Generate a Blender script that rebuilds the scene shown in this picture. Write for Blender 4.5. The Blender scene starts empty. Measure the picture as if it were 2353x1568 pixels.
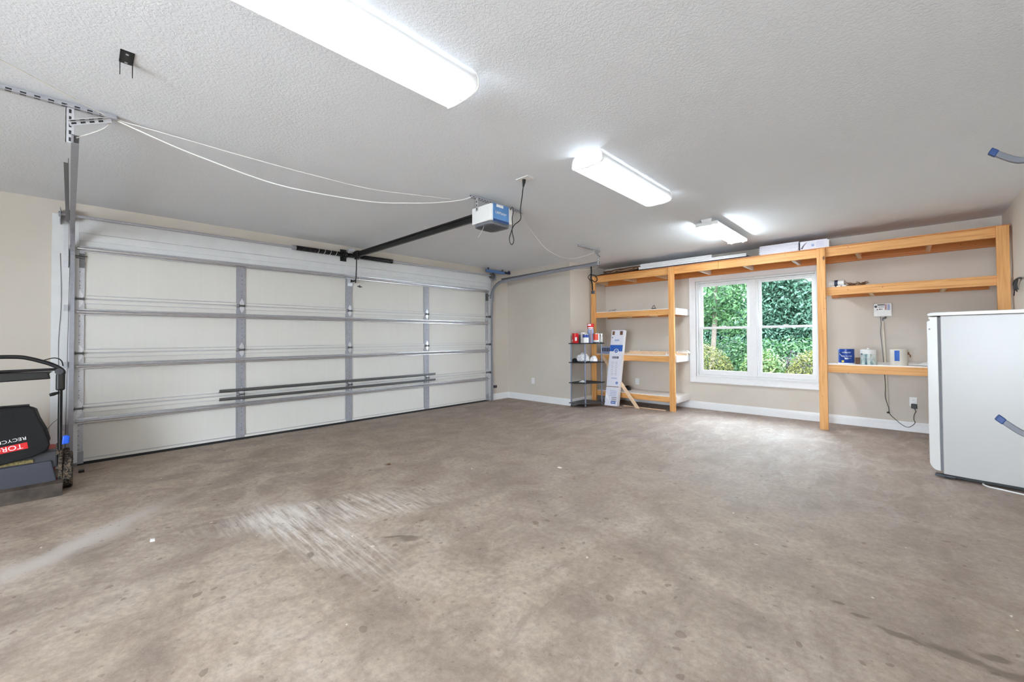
import bpy, math, random
from mathutils import Vector, Matrix
S = bpy.context.scene
COL = S.collection
random.seed(7)
PI = math.pi

# ------------------------------------------------------------------ camera
def make_camera():
    a, p, r = 0.76275, 0.01649, -0.00696
    f = Vector((-math.sin(a) * math.cos(p), math.cos(a) * math.cos(p), math.sin(p)))
    rt = Vector((math.cos(a), math.sin(a), 0)); up = rt.cross(f)
    rt2 = math.cos(r) * rt + math.sin(r) * up; up2 = -math.sin(r) * rt + math.cos(r) * up
    cd = bpy.data.cameras.new('camera'); co = bpy.data.objects.new('camera', cd); COL.objects.link(co)
    M = Matrix((rt2, up2, -f)).transposed().to_4x4(); M.translation = Vector((5.852, 0, 1.21))
    co.matrix_world = M
    cd.sensor_width = 36; cd.lens = 36 * 945.81 / 2353; cd.shift_y = -22.49 / 2353
    cd.clip_start = 0.02; cd.clip_end = 200
    S.camera = co
make_camera()

# ------------------------------------------------------------------ world, light, exposure
WORLD_STRENGTH = 7.0
LENS_EMIT = 6.3
TUBE_EMIT = 21.0
w = bpy.data.worlds.new('sky'); S.world = w; w.use_nodes = True
bgn = w.node_tree.nodes['Background']
bgn.inputs[0].default_value = (0.77, 0.885, 1.0, 1); bgn.inputs[1].default_value = WORLD_STRENGTH
S.view_settings.view_transform = 'Standard'; S.view_settings.look = 'None'
S.view_settings.gamma = 1; S.view_settings.exposure = 2.0; S.view_settings.use_curve_mapping = False
S.cycles.use_denoising = True
S.cycles.max_bounces = 10; S.cycles.diffuse_bounces = 8; S.cycles.transparent_max_bounces = 12
S.cycles.sample_clamp_indirect = 6.0
S.cycles.caustics_reflective = False; S.cycles.caustics_refractive = False

# ------------------------------------------------------------------ helpers
def lin(c):
    return tuple((x / 12.92 if x <= .04045 else ((x + .055) / 1.055) ** 2.4) for x in c)
def rgb(r, g, b):
    return lin((r / 255, g / 255, b / 255)) + (1,)
class N:
    """small node-graph helper"""
    def __init__(s, name):
        s.m = bpy.data.materials.new(name); s.m.use_nodes = True
        s.t = s.m.node_tree; s.b = s.t.nodes['Principled BSDF']
    def n(s, kind, **kw):
        nd = s.t.nodes.new(kind)
        for k, v in kw.items():
            if k.startswith('_'): setattr(nd, k[1:], v)
            else: nd.inputs[k.replace('__', ' ')].default_value = v
        return nd
    def l(s, a, b): s.t.links.new(a, b)
    def pos(s, obj=False):
        if obj: return s.n('ShaderNodeTexCoord').outputs['Object']
        return s.n('ShaderNodeNewGeometry').outputs['Position']
    def noise(s, vec, scale, detail=4, rough=.5, stretch=None, dist=0):
        if stretch:
            mp = s.n('ShaderNodeMapping'); mp.inputs['Scale'].default_value = stretch; s.l(vec, mp.inputs['Vector']); vec = mp.outputs[0]
        nd = s.n('ShaderNodeTexNoise', Scale=scale, Detail=detail, Roughness=rough, Distortion=dist); s.l(vec, nd.inputs['Vector'])
        return nd.outputs['Fac']
    def ramp(s, fac, stops):
        nd = s.n('ShaderNodeValToRGB'); s.l(fac, nd.inputs[0]); e = nd.color_ramp.elements
        while len(e) < len(stops): e.new(.5)
        for k, (p, c) in enumerate(stops):
            e[k].position = p; e[k].color = c if len(c) == 4 else tuple(c) + (1,)
        return nd.outputs[0]
    def mix(s, fac, a, b, mode='MIX'):
        nd = s.n('ShaderNodeMix', _data_type='RGBA', _blend_type=mode)
        for sock, v in ((nd.inputs[0], fac), (nd.inputs[6], a), (nd.inputs[7], b)):
            if hasattr(v, 'is_linked') or hasattr(v, 'links'): s.l(v, sock)
            else: sock.default_value = v
        return nd.outputs[2]
    def math(s, op, a, b=0.0, clamp=False):
        nd = s.n('ShaderNodeMath', _operation=op, _use_clamp=clamp)
        for sock, v in ((nd.inputs[0], a), (nd.inputs[1], b)):
            if hasattr(v, 'links'): s.l(v, sock)
            else: sock.default_value = v
        return nd.outputs[0]
    def bump(s, h, strength=.3, dist=.01):
        nd = s.n('ShaderNodeBump', Strength=strength, Distance=dist); s.l(h, nd.inputs['Height']); s.l(nd.outputs[0], s.b.inputs['Normal'])
    def base(s, v):
        if hasattr(v, 'links'): s.l(v, s.b.inputs['Base Color'])
        else: s.b.inputs['Base Color'].default_value = v
        return s
    def set(s, rough=None, metal=None, spec=None):
        if rough is not None: s.b.inputs['Roughness'].default_value = rough
        if metal is not None: s.b.inputs['Metallic'].default_value = metal
        if spec is not None: s.b.inputs['Specular IOR Level'].default_value = spec
        return s
def plain(name, c, rough=.5, metal=0, var=.06, scale=30, bump=0):
    """procedural material: a colour with a soft mottle of its own"""
    g = N(name); v = g.noise(g.pos(True), scale, 3)
    d = tuple(x * (1 - var) for x in c[:3]) + (1,); u = tuple(min(1, x * (1 + var)) for x in c[:3]) + (1,)
    g.base(g.ramp(v, [(.3, d), (.7, u)])).set(rough, metal)
    if bump: g.bump(v, bump, .002)
    return g.m

M = {}
# walls: warm beige paint
g = N('beige_wall_paint'); P = g.pos(); n1 = g.noise(P, 1.3, 4); n2 = g.noise(P, 60, 2)
g.base(g.ramp(n1, [(.3, rgb(203, 194, 183)), (.7, rgb(210, 202, 192))])).set(.75); g.bump(n2, .12, .003); M['wall'] = g.m
# ceiling: white knockdown texture
g = N('white_textured_ceiling'); P = g.pos()
v = g.n('ShaderNodeTexNoise', Scale=62.0, Detail=3.0, Roughness=.55, Distortion=.6); g.l(P, v.inputs['Vector'])
h = g.ramp(v.outputs['Fac'], [(.42, (0, 0, 0)), (.56, (1, 1, 1))])
n3 = g.noise(P, 110, 2)
hh = g.math('ADD', h, g.math('MULTIPLY', n3, .35))
g.base(rgb(233, 237, 243)).set(.85); g.bump(hh, .28, .004); M['ceiling'] = g.m
M['white_paint'] = plain('white_trim_paint', rgb(232, 232, 233), .35, var=.02)
M['header_paint'] = plain('grey_white_board_paint', rgb(220, 221, 222), .5, var=.03, scale=8)
M['door_steel'] = None
g = N('cream_door_panel'); P = g.pos(True)
n1 = g.noise(P, 40, 3, stretch=(1, 1, .04)); n2 = g.noise(P, 2.0, 3)
c = g.mix(n1, rgb(222, 219, 214), rgb(228, 225, 220)); c = g.mix(g.math('MULTIPLY', n2, .25), c, rgb(204, 200, 192))
g.base(c).set(.5); g.bump(n1, .15, .001); M['panel'] = g.m
def galv(name, a, b, rough):
    g = N(name); P = g.pos(True); v = g.n('ShaderNodeTexVoronoi', Scale=55.0); g.l(P, v.inputs['Vector'])
    n = g.noise(P, 12, 4)
    c = g.mix(g.math('MULTIPLY', v.outputs['Distance'], .5), a, b); c = g.mix(g.math('MULTIPLY', n, .4), c, b)
    g.base(c).set(rough, .45)
    return g.m
M['galv'] = galv('galvanised_steel', rgb(205, 206, 212), rgb(168, 169, 176), .38)
M['galv_bright'] = galv('bright_galvanised_steel', rgb(226, 227, 232), rgb(196, 197, 202), .3)
M['galv_dull'] = plain('painted_grey_steel', rgb(162, 163, 171), .45, .35)
M['steel_dark'] = plain('dark_weathered_steel', rgb(108, 108, 110), .4, .7)
M['black'] = plain('black_paint', rgb(14, 14, 15), .4)
M['black_gloss'] = plain('black_gloss_tube', rgb(16, 16, 18), .22)
M['rubber'] = plain('black_rubber', rgb(30, 30, 33), .7)
M['black_cloth'] = plain('black_bag_fabric', rgb(14, 14, 15), .85, var=.5, scale=120, bump=.3)
M['white_plastic'] = plain('white_plastic', rgb(232, 232, 230), .35, var=.01)
M['grey_plastic'] = plain('grey_plastic', rgb(110, 112, 120), .45)
M['dark_grey_plastic'] = plain('dark_grey_plastic', rgb(62, 64, 70), .4)
M['wire_white'] = plain('white_wire', rgb(240, 240, 238), .5, var=.02)
M['blue'] = plain('blue_plastic', rgb(20, 60, 118), .4)
M['blue_bright'] = plain('bright_blue_plastic', rgb(20, 90, 215), .4)
M['blue_foam'] = plain('blue_foam_pad', rgb(96, 132, 184), .8)
M['blue_label'] = plain('sky_blue_panel', rgb(96, 146, 204), .3, var=.12, scale=14)
M['red'] = plain('red_print', rgb(214, 28, 34), .35, var=.03)
M['red_deck'] = plain('red_mower_paint', rgb(176, 52, 44), .4)
M['print_black'] = plain('black_print', rgb(40, 40, 44), .5)
M['print_white'] = plain('white_print', rgb(238, 238, 238), .5, var=.01)
M['print_blue'] = plain('blue_print', rgb(40, 92, 176), .5)
M['print_pale'] = plain('pale_blue_print', rgb(158, 170, 208), .5)
M['print_grey'] = plain('grey_print', rgb(128, 128, 140), .5)
M['print_pink'] = plain('dusty_pink_print', rgb(178, 142, 146), .5)
M['carton'] = plain('white_carton', rgb(222, 220, 230), .55, var=.02)
M['carton_side'] = plain('bright_white_carton_side', rgb(245, 245, 250), .5, var=.01)
M['brown_board'] = plain('brown_cardboard', rgb(128, 98, 78), .8, var=.2)
M['laminate'] = plain('white_laminate', rgb(236, 230, 226), .35, var=.03)
M['bare_wood'] = plain('pale_raw_wood', rgb(224, 192, 158), .6, var=.08)
M['foil'] = plain('silver_foil', rgb(205, 207, 212), .25, .9, var=.1)
M['twig'] = plain('brown_twigs', rgb(112, 78, 52), .8, var=.4)
M['navy'] = plain('navy_sheet', rgb(46, 56, 84), .4)
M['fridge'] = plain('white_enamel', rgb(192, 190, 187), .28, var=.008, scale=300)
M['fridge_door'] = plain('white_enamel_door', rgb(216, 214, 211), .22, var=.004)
M['gasket'] = plain('grey_gasket', rgb(118, 119, 124), .6)
M['adhesive_grime'] = plain('grass_clippings', rgb(128, 116, 76), .9, var=.5, scale=80, bump=.8)
M['flap'] = plain('dark_slate_plastic', rgb(60, 62, 72), .5, var=.12, scale=200)
M['mud_flap'] = plain('muddy_grey_flap', rgb(74, 64, 56), .7, var=.45, scale=12)
M['can_steel'] = plain('tinplate', rgb(190, 190, 188), .25, .9)
M['can_beige'] = plain('weathered_cream_pail', rgb(222, 216, 205), .5, var=.06, scale=12)
M['can_blue'] = plain('deep_blue_label', rgb(14, 62, 150), .3, var=.05)
M['can_teal'] = plain('dark_teal_can', rgb(62, 96, 104), .3, .5)
M['yellow'] = plain('yellow_print', rgb(214, 206, 90), .5)
M['orange_red'] = plain('orange_red_label', rgb(228, 76, 52), .4)
# paint streaked can
g = N('paint_streaked_can'); P = g.pos(True); n = g.noise(P, 28, 4, stretch=(1, 1, .18), dist=.4)
g.base(g.ramp(n, [(.35, rgb(74, 112, 124)), (.45, rgb(168, 192, 188)), (.56, rgb(226, 232, 226)), (.68, rgb(122, 142, 120))])).set(.4); M['streaked'] = g.m
# tyre with dried clippings
g = N('muddy_tyre'); P = g.pos(True); n = g.noise(P, 50, 4, dist=1.5)
g.base(g.ramp(n, [(.45, rgb(20, 20, 20)), (.6, rgb(104, 88, 72))])).set(.85); g.bump(n, .8, .006); M['tyre'] = g.m
# pine
def pine(name, axis, a=(222, 164, 98), b=(196, 132, 66)):
    g = N(name); P = g.pos(True)
    st = {'x': (.35, 9, 9), 'y': (9, .35, 9), 'z': (9, 9, .35)}[axis]
    n = g.noise(P, 5, 5, .6, stretch=st, dist=.7)
    c = g.ramp(n, [(.3, rgb(*b)), (.52, rgb(*a)), (.75, rgb(min(255, a[0] + 12), min(255, a[1] + 16), min(255, a[2] + 22)))])
    v = g.n('ShaderNodeTexVoronoi', Scale=2.6); mp = g.n('ShaderNodeMapping'); mp.inputs['Scale'].default_value = {'x': (.8, 1.6, 1.6), 'y': (1.6, .8, 1.6), 'z': (1.6, 1.6, .8)}[axis]
    g.l(P, mp.inputs['Vector']); g.l(mp.outputs[0], v.inputs['Vector'])
    k = g.ramp(v.outputs['Distance'], [(.035, (1, 1, 1)), (.075, (0, 0, 0))])
    c = g.mix(k, c, rgb(104, 60, 30))
    v2 = g.n('ShaderNodeTexVoronoi', Scale=11.0); g.l(P, v2.inputs['Vector'])
    k2 = g.ramp(v2.outputs['Distance'], [(.05, (1, 1, 1)), (.075, (0, 0, 0))])
    c = g.mix(g.math('MULTIPLY', k2, .7), c, rgb(96, 62, 36))
    g.base(c).set(.55); g.bump(n, .12, .002)
    return g.m
M['pine_x'] = pine('pine_board_lengthwise', 'x'); M['pine_z'] = pine('pine_post', 'z'); M['pine_y'] = pine('pine_cross_block', 'y', (232, 208, 172), (214, 182, 140))
M['pine_rear'] = pine('pine_ledger_board', 'x', (206, 134, 66), (172, 100, 44))
# plastic sheeting bag
g = N('crumpled_plastic_bag'); P = g.pos(True); v = g.n('ShaderNodeTexVoronoi', Scale=26.0); g.l(P, v.inputs['Vector'])
g.base(g.ramp(v.outputs['Distance'], [(.1, rgb(190, 190, 200)), (.6, rgb(244, 244, 248))])).set(.25); g.bump(v.outputs['Distance'], .9, .01); M['bag'] = g.m
# glass
g = N('window_glass'); t = g.t
tr = g.n('ShaderNodeBsdfTransparent'); gl = g.n('ShaderNodeBsdfGlossy', Roughness=.02); mx = g.n('ShaderNodeMixShader'); lw = g.n('ShaderNodeLayerWeight', Blend=.15)
tr.inputs[0].default_value = (.95, .97, .965, 1); g.l(g.math('MULTIPLY', lw.outputs['Fresnel'], .6), mx.inputs[0]); g.l(tr.outputs[0], mx.inputs[1]); g.l(gl.outputs[0], mx.inputs[2])
g.l(mx.outputs[0], t.nodes['Material Output'].inputs[0]); M['glass'] = g.m

# concrete floor
def floor_material():
    g = N('stained_concrete'); P = g.pos()
    big = g.noise(P, .6, 6, .62, dist=.4); mid = g.noise(P, 2.6, 8, .68, dist=.5); fine = g.noise(P, 30, 6, .7); grit = g.noise(P, 140, 2, .6)
    streak = g.noise(P, 5, 6, .7, stretch=(1, .45, 1), dist=.8)
    c = g.ramp(big, [(.30, rgb(158, 139, 124)), (.45, rgb(176, 158, 142)), (.58, rgb(166, 151, 140)), (.72, rgb(182, 168, 154))])
    c2 = g.ramp(mid, [(.30, rgb(108, 91, 82)), (.43, rgb(152, 134, 120)), (.55, rgb(184, 167, 151)), (.72, rgb(210, 196, 183))])
    c = g.mix(.6, c, c2)
    c = g.mix(g.ramp(streak, [(.50, (0, 0, 0)), (.70, (.55, .55, .55))]), c, rgb(124, 107, 98))
    # cooler purplish-grey concrete towards the window end of the floor, with worn pale patches
    sep = g.n('ShaderNodeSeparateXYZ'); g.l(P, sep.inputs[0])
    y = g.math('ADD', sep.outputs['Y'], g.math('MULTIPLY', big, 2.4))
    fz = g.n('ShaderNodeMapRange'); fz.inputs[1].default_value = 2.6; fz.inputs[2].default_value = 6.0; g.l(y, fz.inputs[0])
    far = g.ramp(streak, [(.36, rgb(122, 104, 100)), (.5, rgb(146, 128, 122)), (.62, rgb(178, 164, 158))])
    c = g.mix(g.math('MULTIPLY', fz.outputs[0], .6), c, far)
    c = g.mix(g.ramp(fine, [(.35, (.38, .38, .38)), (.6, (0, 0, 0))]), c, rgb(112, 97, 86))
    c = g.mix(g.ramp(grit, [(.55, (0, 0, 0)), (.8, (.25, .25, .25))]), c, rgb(214, 204, 192))
    # warped position for blob shapes
    wn = g.n('ShaderNodeTexNoise', Scale=5.0, Detail=4.0); g.l(P, wn.inputs['Vector'])
    wa = g.n('ShaderNodeVectorMath', _operation='MULTIPLY_ADD'); g.l(wn.outputs['Color'], wa.inputs[0]); wa.inputs[1].default_value = (.14, .14, 0); g.l(P, wa.inputs[2])
    def blob(cx, cy, ang, la, lb, soft=.35):
        mp = g.n('ShaderNodeMapping', _vector_type='TEXTURE'); mp.inputs['Location'].default_value = (cx + .07, cy + .07, 0)
        mp.inputs['Rotation'].default_value = (0, 0, ang); mp.inputs['Scale'].default_value = (la, lb, 1); g.l(wa.outputs[0], mp.inputs['Vector'])
        ln = g.n('ShaderNodeVectorMath', _operation='LENGTH'); g.l(mp.outputs[0], ln.inputs[0])
        r = g.n('ShaderNodeMapRange'); r.inputs[1].default_value = 1 + soft; r.inputs[2].default_value = 1 - soft; g.l(ln.outputs['Value'], r.inputs[0]); return r.outputs[0]
    def strokes(ang, scale, lo, hi):
        mp = g.n('ShaderNodeMapping'); mp.inputs['Rotation'].default_value = (0, 0, ang); mp.inputs['Scale'].default_value = (.16, 2.2, 1); g.l(P, mp.inputs['Vector'])
        nd = g.n('ShaderNodeTexNoise', Scale=scale, Detail=5.0, Roughness=.7); g.l(mp.outputs[0], nd.inputs['Vector'])
        return g.ramp(nd.outputs['Fac'], [(lo, (0, 0, 0)), (hi, (1, 1, 1))])
    # pale scuffs
    for (cx, cy, ang, la, lb, st) in [(3.2, 1.0, .15, .62, .16, -.15), (2.85, 1.25, 1.25, .62, .17, -1.25), (2.75, .95, .9, .3, .2, -.9), (3.15, 1.45, 1.2, .42, .1, -1.2)]:
        f = g.math('MULTIPLY', blob(cx, cy, ang, la, lb, .5), strokes(st, 16, .44, .62)); c = g.mix(g.math('MULTIPLY', g.math('MULTIPLY', f, mid), 1.6, True), c, rgb(222, 214, 206))
    for (cx, cy, ang, la, lb) in [(2.45, -.2, 2.2, .6, .09), (2.1, .15, 2.3, .45, .07), (2.25, .02, 2.3, .3, .06)]:
        c = g.mix(g.math('MULTIPLY', blob(cx, cy, ang, la, lb, .6), .6), c, rgb(196, 186, 178))
    # oil and damp stains
    for (cx, cy, ang, la, lb) in [(5.98, 2.30, .05, .10, .022), (6.15, 2.30, .3, .13, .03), (5.83, 2.29, -.2, .07, .014), (6.07, 2.38, .4, .04, .02), (5.70, 2.33, .3, .035, .012), (3.66, 1.38, .9, .07, .035), (3.58, 1.31, .9, .06, .012), (3.43, .90, 0, .03, .02), (2.24, 2.05, .5, .05, .02), (5.6, 2.38, .2, .02, .012)]:
        c = g.mix(g.math('MULTIPLY', blob(cx, cy, ang, la, lb, .3), .62), c, rgb(92, 78, 68))
    # scattered dark spots and pale specks
    def spots(scale, thr, col, amt, vary=.5):
        v = g.n('ShaderNodeTexVoronoi', Scale=scale, Randomness=1.0); g.l(wa.outputs[0], v.inputs['Vector'])
        sx = g.n('ShaderNodeSeparateColor'); g.l(v.outputs['Color'], sx.inputs[0])
        rad = g.math('MULTIPLY', g.math('POWER', sx.outputs[0], 5.0), thr)
        k = g.math('LESS_THAN', v.outputs['Distance'], rad)
        return g.mix(g.math('MULTIPLY', k, amt), c, col)
    c = spots(6.5, .14, rgb(112, 96, 85), .55)
    c = spots(15, .26, rgb(100, 85, 74), .5)
    c = spots(34, .3, rgb(112, 96, 84), .4)
    c = spots(9.3, .085, rgb(226, 218, 208), .8)
    g.base(c)
    ro = g.ramp(mid, [(.3, (.56, .56, .56)), (.7, (.74, .74, .74))]); g.l(ro, g.b.inputs['Roughness'])
    g.bump(g.math('ADD', mid, g.math('MULTIPLY', fine, .3)), .12, .004)
    return g.m
M['floor'] = floor_material()

# ------------------------------------------------------------------ mesh builder
def root_off(o):
    v = Vector((0, 0, 0))
    while o is not None: v += o.location; o = o.parent
    return v
class MB:
    def __init__(s, xf=None): s.v = []; s.f = []; s.sm = []; s.mi = []; s.cur = 0; s.xf = xf
    def add(s, vs, fs, smooth=False):
        o = len(s.v); s.v += [Vector(p) for p in vs]
        for f in fs: s.f.append([o + i for i in f]); s.sm.append(smooth); s.mi.append(s.cur)
        return s
    def box(s, x0, x1, y0, y1, z0, z1):
        return s.add([(x0, y0, z0), (x1, y0, z0), (x1, y1, z0), (x0, y1, z0), (x0, y0, z1), (x1, y0, z1), (x1, y1, z1), (x0, y1, z1)],
                     [(0, 3, 2, 1), (4, 5, 6, 7), (0, 1, 5, 4), (1, 2, 6, 5), (2, 3, 7, 6), (3, 0, 4, 7)])
    def prism(s, pts, vec, smooth=False):
        n = len(pts); vec = Vector(vec); a = [Vector(p) for p in pts]; b = [p + vec for p in a]
        return s.add(a + b, [tuple(reversed(range(n))), tuple(range(n, 2 * n))] + [(i, (i + 1) % n, n + (i + 1) % n, n + i) for i in range(n)], smooth)
    def tube(s, pts, r, n=8, closed=False, cap=True):
        pts = [Vector(p) for p in pts]; m = len(pts); rings = []; up = None
        for i, p in enumerate(pts):
            if closed: d = (pts[(i + 1) % m] - pts[i - 1])
            else: d = pts[min(i + 1, m - 1)] - pts[max(i - 1, 0)]
            if d.length < 1e-9: d = Vector((0, 0, 1))
            d.normalize()
            if up is None:
                up = d.orthogonal().normalized()
            else:
                up = (up - d * up.dot(d))
                up = up.normalized() if up.length > 1e-6 else d.orthogonal().normalized()
            sd = d.cross(up); rr = r[i] if isinstance(r, (list, tuple)) else r
            rings.append([p + (up * math.cos(2 * PI * k / n) + sd * math.sin(2 * PI * k / n)) * rr for k in range(n)])
        fs = []
        for i in range(m if closed else m - 1):
            for k in range(n): fs.append((i * n + k, i * n + (k + 1) % n, ((i + 1) % m) * n + (k + 1) % n, ((i + 1) % m) * n + k))
        if not closed and cap: fs += [tuple(reversed(range(n))), tuple(range((m - 1) * n, m * n))]
        return s.add([p for r_ in rings for p in r_], fs, True)
    def cyl(s, a, b, r, n=20, r2=None): return s.tube([a, b], [r, r if r2 is None else r2], n)
    def lathe(s, prof, c, n=28):
        c = Vector(c); vs = []; fs = []; m = len(prof)
        for (r, z) in prof:
            for k in range(n): vs.append(c + Vector((r * math.cos(2 * PI * k / n), r * math.sin(2 * PI * k / n), z)))
        for i in range(m - 1):
            for k in range(n): fs.append((i * n + k, i * n + (k + 1) % n, (i + 1) * n + (k + 1) % n, (i + 1) * n + k))
        fs += [tuple(reversed(range(n))), tuple(range((m - 1) * n, m * n))]
        return s.add(vs, fs, True)
    def strip(s, pts, wdir, width, thick, tdir):
        """flat bar following pts"""
        w = Vector(wdir).normalized() * width / 2; t = Vector(tdir).normalized() * thick / 2; vs = []; m = len(pts)
        for p in pts:
            p = Vector(p); vs += [p - w - t, p + w - t, p + w + t, p - w + t]
        fs = [(0, 1, 2, 3), tuple((m - 1) * 4 + k for k in (3, 2, 1, 0))]
        for i in range(m - 1):
            for k in range(4): fs.append((i * 4 + k, i * 4 + (k + 1) % 4, (i + 1) * 4 + (k + 1) % 4, (i + 1) * 4 + k))
        return s.add(vs, fs)
    def build(s, name, mat, parent=None, bevel=0, seg=2, sub=0, origin=None):
        me = bpy.data.meshes.new(name); vs = s.v
        if s.xf is not None: vs = [s.xf @ p for p in vs]
        off = root_off(parent) if parent else Vector(origin or (0, 0, 0))
        me.from_pydata([tuple(p - off) for p in vs], [], s.f)
        for p, sm, mi in zip(me.polygons, s.sm, s.mi): p.use_smooth = sm; p.material_index = mi
        for m_ in (mat if isinstance(mat, (list, tuple)) else [mat]): me.materials.append(m_)
        me.update()
        import bmesh
        bm = bmesh.new(); bm.from_mesh(me); bmesh.ops.recalc_face_normals(bm, faces=bm.faces); bm.to_mesh(me); bm.free()
        if any(s.sm):
            try: me.set_sharp_from_angle(angle=math.radians(38))
            except Exception: pass
        o = bpy.data.objects.new(name, me); COL.objects.link(o)
        if parent: o.parent = parent
        else: o.location = off
        if bevel:
            b = o.modifiers.new('bevel', 'BEVEL'); b.width = bevel; b.segments = seg; b.limit_method = 'ANGLE'; b.angle_limit = math.radians(40)
        if sub:
            b = o.modifiers.new('subdiv', 'SUBSURF'); b.levels = sub; b.render_levels = sub
        return o
def thing(name, label, cat, loc=(0, 0, 0), group=None):
    o = bpy.data.objects.new(name, None); COL.objects.link(o); o.location = loc; o.empty_display_size = .1
    return tag(o, label, cat, group)
def tag(o, label, cat, group=None, kind=None):
    o['label'] = label; o['category'] = cat
    if group: o['group'] = group
    if kind: o['kind'] = kind
    return o
def struct(o, label=None):
    o['kind'] = 'structure'
    if label: o['label'] = label
    return o
def kids(o): return [c for c in bpy.data.objects if c.parent == o]
def copy_tree(o, parent=None):
    ch = kids(o); c = o.copy(); COL.objects.link(c); c.parent = parent
    for k in ch: copy_tree(k, c)
    return c
def text(s, size, center, right, up, mat, name, parent, ext=.0006, squeeze=1.0):
    cu = bpy.data.curves.new('t', 'FONT'); cu.body = s; cu.size = size; cu.extrude = ext; cu.align_x = 'CENTER'; cu.align_y = 'CENTER'
    to = bpy.data.objects.new('t', cu); COL.objects.link(to)
    dg = bpy.context.evaluated_depsgraph_get(); me = bpy.data.meshes.new_from_object(to.evaluated_get(dg))
    bpy.data.objects.remove(to); bpy.data.curves.remove(cu)
    R = Vector(right).normalized(); U = Vector(up).normalized(); Nn = R.cross(U)
    off = root_off(parent); c = Vector(center)
    for v in me.vertices: v.co = c + R * v.co.x * squeeze + U * v.co.y + Nn * v.co.z - off
    me.materials.clear(); me.materials.append(mat); me.name = name
    o = bpy.data.objects.new(name, me); COL.objects.link(o); o.parent = parent
    return o
def arc(c, r, a0, a1, n, ax1, ax2):
    c = Vector(c); ax1 = Vector(ax1); ax2 = Vector(ax2)
    return [c + ax1 * r * math.cos(a0 + (a1 - a0) * i / n) + ax2 * r * math.sin(a0 + (a1 - a0) * i / n) for i in range(n + 1)]
def smooth_path(pts, k=6):
    pts = [Vector(p) for p in pts]; out = []
    for i in range(len(pts) - 1):
        p0 = pts[max(i - 1, 0)]; p1 = pts[i]; p2 = pts[i + 1]; p3 = pts[min(i + 2, len(pts) - 1)]
        for j in range(k):
            t = j / k
            out.append(.5 * ((2 * p1) + (p2 - p0) * t + (2 * p0 - 5 * p1 + 4 * p2 - p3) * t * t + (3 * p1 - p0 - 3 * p2 + p3) * t ** 3))
    out.append(pts[-1]); return out

H = 2.562; XR = 6.665; D = 7.211; YJ = 6.004; XJ = 1.55; YB = -3.4
# ------------------------------------------------------------------ room shell
struct(MB().box(-.15, XR + .15, YB - .15, D + .15, -.12, 0).build('floor', M['floor']))
struct(MB().box(-.15, XR + .15, YB - .15, D + .15, H, H + .12).build('ceiling', M['ceiling']))
# wall with the garage door opening y -0.03..5.45, z 0..2.14
m = MB(); m.box(-.15, 0, YB, -.02, 0, H); m.box(-.15, 0, 5.46, D, 0, H); m.box(-.15, 0, -.02, 5.46, 2.15, H)
struct(m.build('wall_left', M['wall']))
struct(MB().box(0, XJ, YJ, D, 0, H).build('wall_alcove', M['wall']))
m = MB(); wx0, wx1, wz0, wz1 = 3.285, 4.96, .545, 2.135
m.box(XJ, wx0, D, D + .15, 0, H); m.box(wx1, XR + .15, D, D + .15, 0, H); m.box(wx0, wx1, D, D + .15, 0, wz0); m.box(wx0, wx1, D, D + .15, wz1, H)
struct(m.build('wall_back', M['wall']))
struct(MB().box(XR, XR + .15, YB, D, 0, H).build('wall_right', M['wall']))
# wall behind the camera with an unseen opening added to let in skylight as fill
m = MB(); m.box(-.15, 4.0, YB - .15, YB, 0, H); m.box(6.4, XR + .15, YB - .15, YB, 0, H); m.box(4.0, 6.4, YB - .15, YB, 2.35, H)
struct(m.build('wall_front', M['wall']))
def baseboard(name, a, b, nrm):
    a = Vector(a); b = Vector(b); n = Vector(nrm)
    prof = [(0, 0), (.016, 0), (.016, .078), (.013, .084), (.013, .096), (.008, .104), (.006, .118), (0, .12)]
    struct(MB().prism([a + n * p + Vector((0, 0, q)) for p, q in prof], b - a).build(name, M['white_paint']))
baseboard('baseboard_left', (0, 5.55, 0), (0, YJ, 0), (1, 0, 0))
baseboard('baseboard_alcove', (0, YJ, 0), (XJ + .016, YJ, 0), (0, -1, 0))
baseboard('baseboard_return', (XJ, YJ - .016, 0), (XJ, D, 0), (1, 0, 0))
baseboard('baseboard_back', (XJ, D, 0), (XR, D, 0), (0, -1, 0))
baseboard('baseboard_right', (XR, -2.5, 0), (XR, D, 0), (-1, 0, 0))
# painted boards round the garage opening
m = MB(); m.box(0, .02, -.2, -.02, 0, 2.43); m.box(0, .004, -.02, 5.46, 2.14, 2.43)
m.box(0, .022, -.02, 5.52, 2.275, 2.415); m.box(0, .014, -.02, 5.52, 2.20, 2.270)
m.box(-.12, -.052, -.045, .03, 0, 2.15); m.box(-.12, -.052, 5.41, 5.485, 0, 2.15); m.box(-.12, -.052, -.045, 5.485, 2.10, 2.15)
struct(m.build('trim_1', M['header_paint'], bevel=.002))
m = MB(); m.box(0, .018, 5.455, 5.52, 0, 2.43)
struct(m.build('trim_2', M['header_paint'], bevel=.002))

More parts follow.
